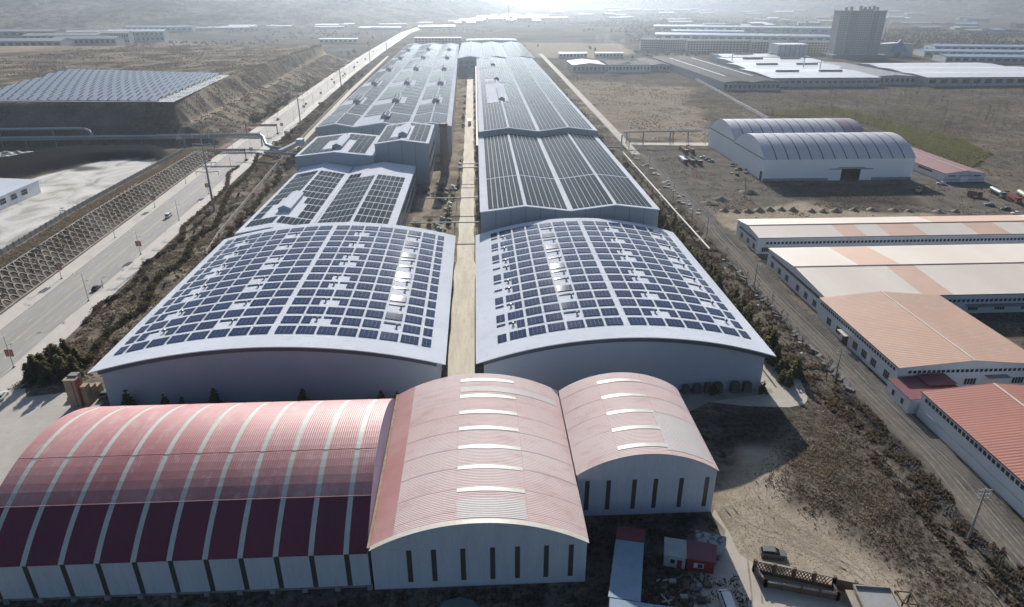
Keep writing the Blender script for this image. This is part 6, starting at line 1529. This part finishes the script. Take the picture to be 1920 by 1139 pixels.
# ================================================================ THE DISTANCE
M_FW = mat('far_wall', (.46,.47,.48), .8, (.40,.41,.42), .02); M_FB = mat('far_blue_roof', (.15,.25,.38), .6, (.20,.30,.42), .01)
M_FWR = mat('far_white_roof', (.78,.78,.78), .38, (.70,.70,.70), .01); M_FG = mat('far_grey_roof', (.22,.23,.25), .7, (.18,.19,.21), .01); M_FDK = mat('far_dark_roof', (.05,.054,.06), .8, (.042,.046,.052), .02, spec=.05)
M_FWD = mat('far_wall_dull', (.30,.315,.34), .8, (.25,.265,.29), .02)
M_FT = mat('far_tan', (.40,.36,.31), .8, (.34,.30,.26), .02)
def far_block(name, label, cat, x0, x1, y0, y1, h, ridge, axis, rm, wm_, windows=0, storeys=1, rz=0, group=None, trim=None):
    cx_, cy_ = (x0+x1)/2, (y0+y1)/2; hx, hy = (x1-x0)/2, (y1-y0)/2
    t = thing(name, label, cat, (cx_, cy_, float(terrain(cx_, cy_))), group, rz)
    lpart('wall', MB().box(-hx,hx,-hy,hy,-1,h), wm_, t)
    if axis == 'x': lpart('roof', shell([(-hy-.6,h+.05),(0,h+ridge+.05),(hy+.6,h+.05)], 'x', -hx-.6, hx+.6, .3), rm, t)
    else: lpart('roof', shell([(-hx-.6,h+.05),(0,h+ridge+.05),(hx+.6,h+.05)], 'y', -hy-.6, hy+.6, .3), rm, t)
    if axis == 'x': lpart('gable', MB().prism([(-hy,h),(0,h+ridge-.2),(hy,h)], 'x', -hx, hx), wm_, t)
    else: lpart('gable', MB().prism([(-hx,h),(0,h+ridge-.2),(hx,h)], 'y', -hy, hy), wm_, t)
    if trim: lpart('eave_trim', MB().box(-hx-.7,hx+.7,-hy-.75,-hy-.62,h-.6,h+.1), trim, t)
    for s in range(storeys):
        if not windows: break
        sh = h/storeys; n = windows; pw = 2*hx/n
        for k in range(n):
            lpart('window', MB().box(-hx+pw*(k+.2), -hx+pw*(k+.8), -hy-.15, -hy-.02, s*sh+sh*.3, s*sh+sh*.75), M_WIN, t)
    return t
# white roofed factory rows in the east
M_RT = mat('far_red_trim', (.22,.05,.06), .6)
rows = [(368,500,1060,1121),(355,485,972,1058.5),(342,470,888,970.5),(330,455,783,886.5)]
for k, (x0, x1, y0, y1) in enumerate(rows):
    t = far_block('white_roof_factory', ('white roofed factory hall at the foot of the office tower','white roofed factory hall second from the office tower','white roofed factory hall third from the office tower','white roofed factory hall facing the bare plantation')[k], 'factory', x0, x1, y0, y1, 9.5, 1.6, 'x', M_FWR, M_FW, 0, 1, 0, None, M_RT)
    for j in range(2): 
        a = x0+(x1-x0)*(.2+.42*j); cx_, cy_ = (x0+x1)/2, (y0+y1)/2
        lpart('ridge_vent', MB().box(a-cx_, a-cx_+(x1-x0)*.22, -1.5, 1.5, 10.9, 13), M_FG, t)
    for j in range(18): lpart('window', MB().box(-(x1-x0)/2+j*(x1-x0)/18+1, -(x1-x0)/2+(j+1)*(x1-x0)/18-1, -(y1-y0)/2-.2, -(y1-y0)/2-.02, 4, 6.2), M_WIN, t)
rows = [(522,690,905,962),(515,700,842,903.5),(508,715,781,840.5)]
for k, (x0, x1, y0, y1) in enumerate(rows):
    far_block('white_roof_factory', ('white roofed workshop at the back of the eastern row','white roofed workshop in the middle of the eastern row','white roofed workshop fronting the eastern row')[k], 'factory', x0, x1, y0, y1, 9, 1.4, 'x', M_FWR, M_FW, 16, 1, 0, None, M_RT)
far_block('grey_roof_factory', 'grey roofed factory hall between the two white roofed rows', 'factory', 457, 506, 800, 970, 9, 1.5, 'y', M_FG, M_FW, 8, 1)
for k, (x0, x1, y0, y1, l) in enumerate(((266,297,755,1082,'nearer the side road'),(298,328,755,1082,'next to the white roofed rows'))):
    t = far_block('dark_roof_factory', 'long dark roofed factory hall with red eaves '+l, 'factory', x0, x1, y0, y1, 9, 1.8, 'y', M_FDK, M_FW, 6, 1, 0, None, M_RT)
    lpart('skylight', MB().box(-1,1,-120,120,10.85,11.2), M_FWR, t)
t = far_block('white_block', 'white windowless block rising from the white roofed factories', 'factory', 455, 500, 1075, 1110, 26, .6, 'x', M_FWR, M_FW)
for k in range(6): lpart('rib', MB().box(-20+k*7.4,-19+k*7.4,-20.3,-20.02,8,26), M_FG, t)
for x, y in ((345,1020),(360,1000),(420,905),(430,880),(480,1060),(515,1040)):
    t = thing('vent_stack', 'thin white stack among the white roofed factories', 'chimney', (x, y, 0), 'thin stacks of the factories'); lpart('pipe', MB().tube([(0,0,0),(0,0,20)], .8, 8), M_FWR, t); lpart('cap', MB().tube([(0,0,20),(0,0,20.8)], 1.2, 8), M_FG, t)
# the office tower
t = thing('office_tower', 'tall grey beige office tower standing over the eastern factories', 'tower', (624, 1172, 0), rz=R(-3))
MTW = mat('tower_wall', (.42,.415,.40), .8, (.38,.375,.36), .05)
MTD = mat('tower_dark', (.35,.345,.335), .8)
lpart('core', MB().prism([(-37,-10),(-25,-15),(-12,-19),(12,-19),(25,-15),(37,-10),(37,14),(-37,14)], 'z', 0, 70), MTW, t)
lpart('centre_bay', MB().box(-11,11,-20.5,-18.9,0,73.5), MTW, t)
for s in (-1, 1): lpart('side_bay', MB().prism([(s*14,-19.8),(s*23,-16.6),(s*23,-15.2),(s*14,-18.0)][::s], 'z', 0, 71.5), MTD, t)
lpart('parapet', MB().prism([(-38,-10.6),(-25,-15.8),(-12,-19.8),(12,-19.8),(25,-15.8),(38,-10.6),(38,14.8),(-38,14.8)], 'z', 70.01, 71.4), MTW, t)
lpart('plinth', MB().box(-44,44,-26,16,0,5), M_FG, t)
mb = MB(); mb2 = MB()
for f in range(19):
    z = 7+f*3.4
    for k in range(6): mb.box(-10+k*3.5,-8.2+k*3.5,-20.62,-20.52,z,z+1.7)
    for s in (-1, 1):
        for k in range(4):
            f0 = k/4.+.05; f1 = f0+.14; p = lambda q: (s*(14+9*q), -19.95+3.2*q)
            a, b2 = p(f0), p(f1); mb.quad((a[0],a[1],z),(b2[0],b2[1],z),(b2[0],b2[1],z+1.7),(a[0],a[1],z+1.7))
        for k in range(4):
            f0 = k/4.+.05; f1 = f0+.14; p = lambda q: (s*(25.3+11.4*q), -14.98+4.7*q)
            a, b2 = p(f0), p(f1); mb.quad((a[0],a[1],z),(b2[0],b2[1],z),(b2[0],b2[1],z+1.7),(a[0],a[1],z+1.7))
o = lpart('window_rows', mb, mat('tower_window', (.20,.205,.21), .3), t); o['kind'] = 'stuff'
for k, x in enumerate((-26,-18,-3,4,11,18,24)): lpart('roof_fixture', MB().box(x-1.6,x+1.6,-6,-2,71.4,76+(k % 3)), MTD, t)
t = thing('ornate_gatehouse', 'pale gatehouse with blue pointed gable beside the office tower', 'building', (700, 1180, 0))
lpart('wall', MB().box(-26,26,-8,10,0,20), M_FW, t); lpart('gable', MB().prism([(-16,8),(0,27),(16,8)], 'y', -10, -8), M_FB, t); lpart('roof', shell([(-27,20.1),(0,22),(27,20.1)], 'y', -9, 11, .3), M_FWR, t); lpart('arch', MB().box(-5,5,-8.4,-8.05,0,12), M_WIN, t)
# long blue sheds and apartment blocks
for k, (a, b2, w_, d, l) in enumerate(((1330,78,360,60,'behind the dormitory blocks'),(1440,80,330,46,'beside the dormitory blocks'),(1270,70,170,40,'with a white ridge before the valley'),)):
    q = G(a+60, b2); far_block('blue_roof_works', 'long blue roofed works '+l, 'factory', q[0]-w_/2, q[0]+w_/2, q[1], q[1]+d, 12, 3, 'x', M_FB, M_FW, 18, 1, R(-18))
q = G(1400, 62); far_block('blue_roof_works', 'longest blue roofed works running towards the office tower', 'factory', q[0]-240, q[0]+240, q[1], q[1]+60, 14, 3, 'x', M_FB, M_FW, 20, 1, R(-20))
for k, (a, b2, w_, l) in enumerate(((1860,108,200,'with a windowed side east of the tower'),(1900,120,180,'in front of the other eastern blue roofs'),(1880,98,220,'behind the eastern blue roofs'))):
    q = G(a, b2); far_block('blue_roof_works', 'blue roofed works '+l, 'factory', q[0]-w_/2, q[0]+w_/2, q[1], q[1]+50, 9, 2, 'x', M_FB, M_FW, 16, 1, R(-12))
for k, (a, b2, w_) in enumerate(((1225,96,46),(1265,97,50),(1320,100,60),(1385,100,70),(1440,102,60),(1530,103,60))):
    q = G(a, b2); far_block('dormitory_block', 'pale dormitory block with dark hipped roof before the blue works', 'apartment block', q[0]-w_/2, q[0]+w_/2, q[1], q[1]+16, 20, 2.5, 'x', M_FG, M_FT, 12, 5, R(-5), 'dormitory blocks')
# small works beside the side road
far_block('blue_grey_shed', 'blue grey shed with pale ridge beside the side road', 'shed', 128, 172, 950, 1015, 10, 2.5, 'y', M_FG, M_FW, 8, 1)
far_block('dark_roof_shed', 'dark roofed shed with low white wall beside the side road', 'shed', 176, 232, 950, 1010, 9, 2, 'x', M_FDK, M_FWR, 12, 1)
far_block('dark_roof_shed', 'dark roofed shed with bright skylights near the dormitory blocks', 'shed', 236, 262, 960, 1060, 8, 2, 'y', M_FDK, M_FW, 5, 1)
for x0, l in ((136,'near the solar sheds'),(196,'near the dark roofed shed')):
    far_block('white_roof_bungalow', 'white roofed row house '+l, 'building', x0, x0+46, 1180, 1194, 7, 1.5, 'x', M_FWR, M_FW, 8, 1)
# works on the far west, beyond the plateau
for k, (a, b2, w_, d, rm, l) in enumerate(((30,102,150,55,M_FG,'nearest the plateau edge'),(115,88,140,50,M_FG,'with arched windows'),(20,78,190,50,M_FG,'at the back'),(160,96,110,40,M_FG,'beside the spoil bank'),(255,78,120,34,M_FWR,'below the terraces'),(215,82,60,26,M_FW,'with two window rows'),(40,45,150,30,M_FWR,'on the rise'),(210,45,120,30,M_FWR,'under the smoke'),(190,70,160,24,M_FWR,'by the gantry'),(300,62,170,20,M_FWR,'at the terraces foot'))):
    q = G(a, b2); far_block('west_factory', 'pale western factory block '+l, 'factory', q[0]-w_/2, q[0]+w_/2, q[1], q[1]+d, 21 if k < 6 else 12, 3.5, 'x', rm, M_FWD if k < 6 else M_FW, 12, 2 if k < 6 else 1, R(4))
# settlement where the road bends away
for k in range(46):
    a = random.uniform(850, 1040); b2 = 44-(a-860)*.02+random.uniform(-9, 5); q = G(a, b2)
    if abs(q[0]-float(roadx(q[1]))) < 40: continue
    w_ = random.uniform(20, 70); far_block('valley_building', 'low valley building with a pale roof where the road bends', 'building', q[0]-w_/2, q[0]+w_/2, q[1], q[1]+random.uniform(20,50), random.uniform(6,14), 3, 'x', random.choice((M_FWR, M_FWR, M_FB, M_FG)), random.choice((M_FW, M_FT)), 0, 1, R(random.uniform(-12,12)), 'valley settlement at the road bend')
for k in range(90):
    a = random.uniform(1040, 1920); b2 = random.uniform(20, 66) if a > 1250 else random.uniform(18, 40); q = G(a, b2)
    if b2 > 55 and 1180 < a < 1700: continue
    w_ = random.uniform(25, 90); far_block('valley_building', 'small pale building scattered over the eastern valley floor', 'building', q[0]-w_/2, q[0]+w_/2, q[1], q[1]+random.uniform(20,60), random.uniform(5,12), 3, 'x', random.choice((M_FWR, M_FB, M_FG, M_FT)), random.choice((M_FW, M_FT)), 0, 1, R(random.uniform(-20,20)), 'eastern valley settlement')
for k in range(34):
    a = random.uniform(330, 840); b2 = 58-(a-330)*.012+random.uniform(-6, 5); q = G(a, b2)
    if abs(q[0]-float(roadx(q[1]))) < 45: continue
    w_ = random.uniform(30, 130); far_block('valley_building', 'pale roofed building in the line below the eroded hills', 'building', q[0]-w_/2, q[0]+w_/2, q[1], q[1]+random.uniform(15,35), random.uniform(5,10), 2, 'x', random.choice((M_FWR, M_FWR, M_FW)), M_FW, 0, 1, R(random.uniform(-6,6)), 'buildings below the hills')
far_block('brick_school', 'long dull building closing the end of the long works', 'building', -118, -28, 1420, 1440, 18, 1, 'x', M_FG, M_FT, 14, 4)
far_block('white_roof_bungalow', 'white roofed sheds beside the road below the hills', 'building', -330, -250, 1560, 1580, 9, 1, 'x', M_FWR, M_FW, 8, 1)
t = thing('radio_mast', 'slim tall mast rising beyond the road bend', 'mast', (150, 3300, 0)); lpart('mast', MB().tube([(0,0,0),(0,0,70)], [4,1.4], 6), M_FG, t); lpart('platform', MB().tube([(0,0,50),(0,0,53)], 5, 8), M_FG, t)
t = thing('white_monument', 'slanting white mast standing on the eastern plain', 'mast', (900, 1580, 0)); lpart('mast', MB().tube([(0,0,0),(9,0,58)], [1.8,.5], 6), M_FWR, t); lpart('foot', MB().tube([(0,0,-1),(0,0,3)], 4, 8), M_FW, t)
# far woodland and scrub masses on the valley floor
X = np.concatenate([rng.uniform(-1500, 1600, 9000), rng.uniform(240, 1500, 7000)]); Y = np.concatenate([rng.uniform(1250, 3600, 9000), rng.uniform(1100, 2600, 7000)])
k = (sstep(.5, .62, fbm(X/160, Y/160, 3, 201)) > rng.random(len(X))) & (np.abs(X-roadx(Y)) > 30) & ~((X > -160) & (X < 90) & (Y < 1460)) & ~((X > 260) & (X < 780) & (Y < 1200))
tufts('dark far woodland spread over the valley floor', X[k], Y[k], 3, 7, 6, M_DARKLEAF if False else mat('far_scrub', (.12,.105,.085), .95, (.09,.08,.066), .02, trans=.4), 50, None, 3)
bpy.data.objects['dry_grass'].name = 'dry_grass'

t = thing('field_wall', 'long white wall running from the dark roofed factory towards the hangars', 'wall', (230, 620, 0))
A = G(1300,148); B = G(1440,226); n = 24
for k in range(n):
    f0, f1 = k/n, (k+1)/n-.004; a = (A[0]+(B[0]-A[0])*f0, A[1]+(B[1]-A[1])*f0); b2 = (A[0]+(B[0]-A[0])*f1, A[1]+(B[1]-A[1])*f1)
    part('wall_panel', MB().beam((*a, 1.0), (*b2, 1.0), .5, 3.0), M_FWR, t)
for k in range(40):   # pale slabs and rubble along the truck yard fence
    q = G(random.uniform(1205,1300)+0, 0+random.uniform(283,330)); q = G(1185+k*3.1+random.uniform(-8,8), 285+k*2.9+random.uniform(-6,6)); s_ = random.uniform(.5,1.5)
    mb = MB().prism([(-s_,-s_*.7),(s_*.8,-s_*.8),(s_,s_*.5),(-s_*.4,s_*.9)], 'z', -.1, random.uniform(.25,.7))
    o = link('rubble_block', mb.mesh('rubble_block', mat('pale_rubble', (.46,.43,.38), .9, (.36,.33,.29), .6)), None, (q[0], q[1], 0), (random.uniform(-.2,.2), random.uniform(-.2,.2), 0)); tag(o, 'pale rubble block along the truck yard edge by the dirt road', 'rubble', 'rubble along the truck yard edge')

# steam plumes
def plume(label, pts, rad, dens):
    V = []; F = []; g = random.Random(len(pts)*7+int(rad[0]))
    mb = MB()
    for (p, r_) in zip(pts, rad):
        for _ in range(16):
            c = Vector(p)+Vector((g.gauss(0,.8), g.gauss(0,.8), g.gauss(0,.6)))*r_; n_ = 8; rows_ = []
            k0 = len(mb.v)
            for i in range(1, 6):
                th = math.pi*i/6
                for j in range(n_): a = 2*math.pi*j/n_; rr = r_*.62*(1+.18*g.uniform(-1,1)); mb.v.append((c.x+rr*math.sin(th)*math.cos(a), c.y+rr*math.sin(th)*math.sin(a), c.z+rr*math.cos(th)))
            top = len(mb.v); mb.v += [(c.x,c.y,c.z+r_*.62),(c.x,c.y,c.z-r_*.62)]
            for j in range(n_):
                mb.f.append((top, k0+j, k0+(j+1) % n_)); mb.f.append((top+1, k0+4*n_+(j+1) % n_, k0+4*n_+j)); mb.m += [0, 0]
                for i in range(4): mb.f.append((k0+i*n_+j, k0+(i+1)*n_+j, k0+(i+1)*n_+(j+1) % n_, k0+i*n_+(j+1) % n_)); mb.m.append(0)
    m = bpy.data.materials.new('steam'); m.use_nodes = True; t_ = m.node_tree; t_.nodes.clear(); o_ = N(t_, 'ShaderNodeOutputMaterial'); v_ = N(t_, 'ShaderNodeVolumePrincipled')
    v_.inputs['Color'].default_value = (.95,.95,.95,1); v_.inputs['Density'].default_value = dens; v_.inputs['Anisotropy'].default_value = .3; t_.links.new(v_.outputs[0], o_.inputs['Volume'])
    o = link('steam_plume', mb.mesh('steam_plume', m)); tag(o, label, 'steam', None, None)
plume('white steam drifting from the dark roofed shed beside the side road', [(212,990,14),(206,992,20),(198,995,27),(188,998,34),(176,1002,41)], [2.5,3.5,5,6,7], .008)
plume('white steam rising over the far western factory', [(-1290,2330,20),(-1296,2334,40),(-1308,2340,62),(-1322,2344,84)], [7,11,14,16], .003)
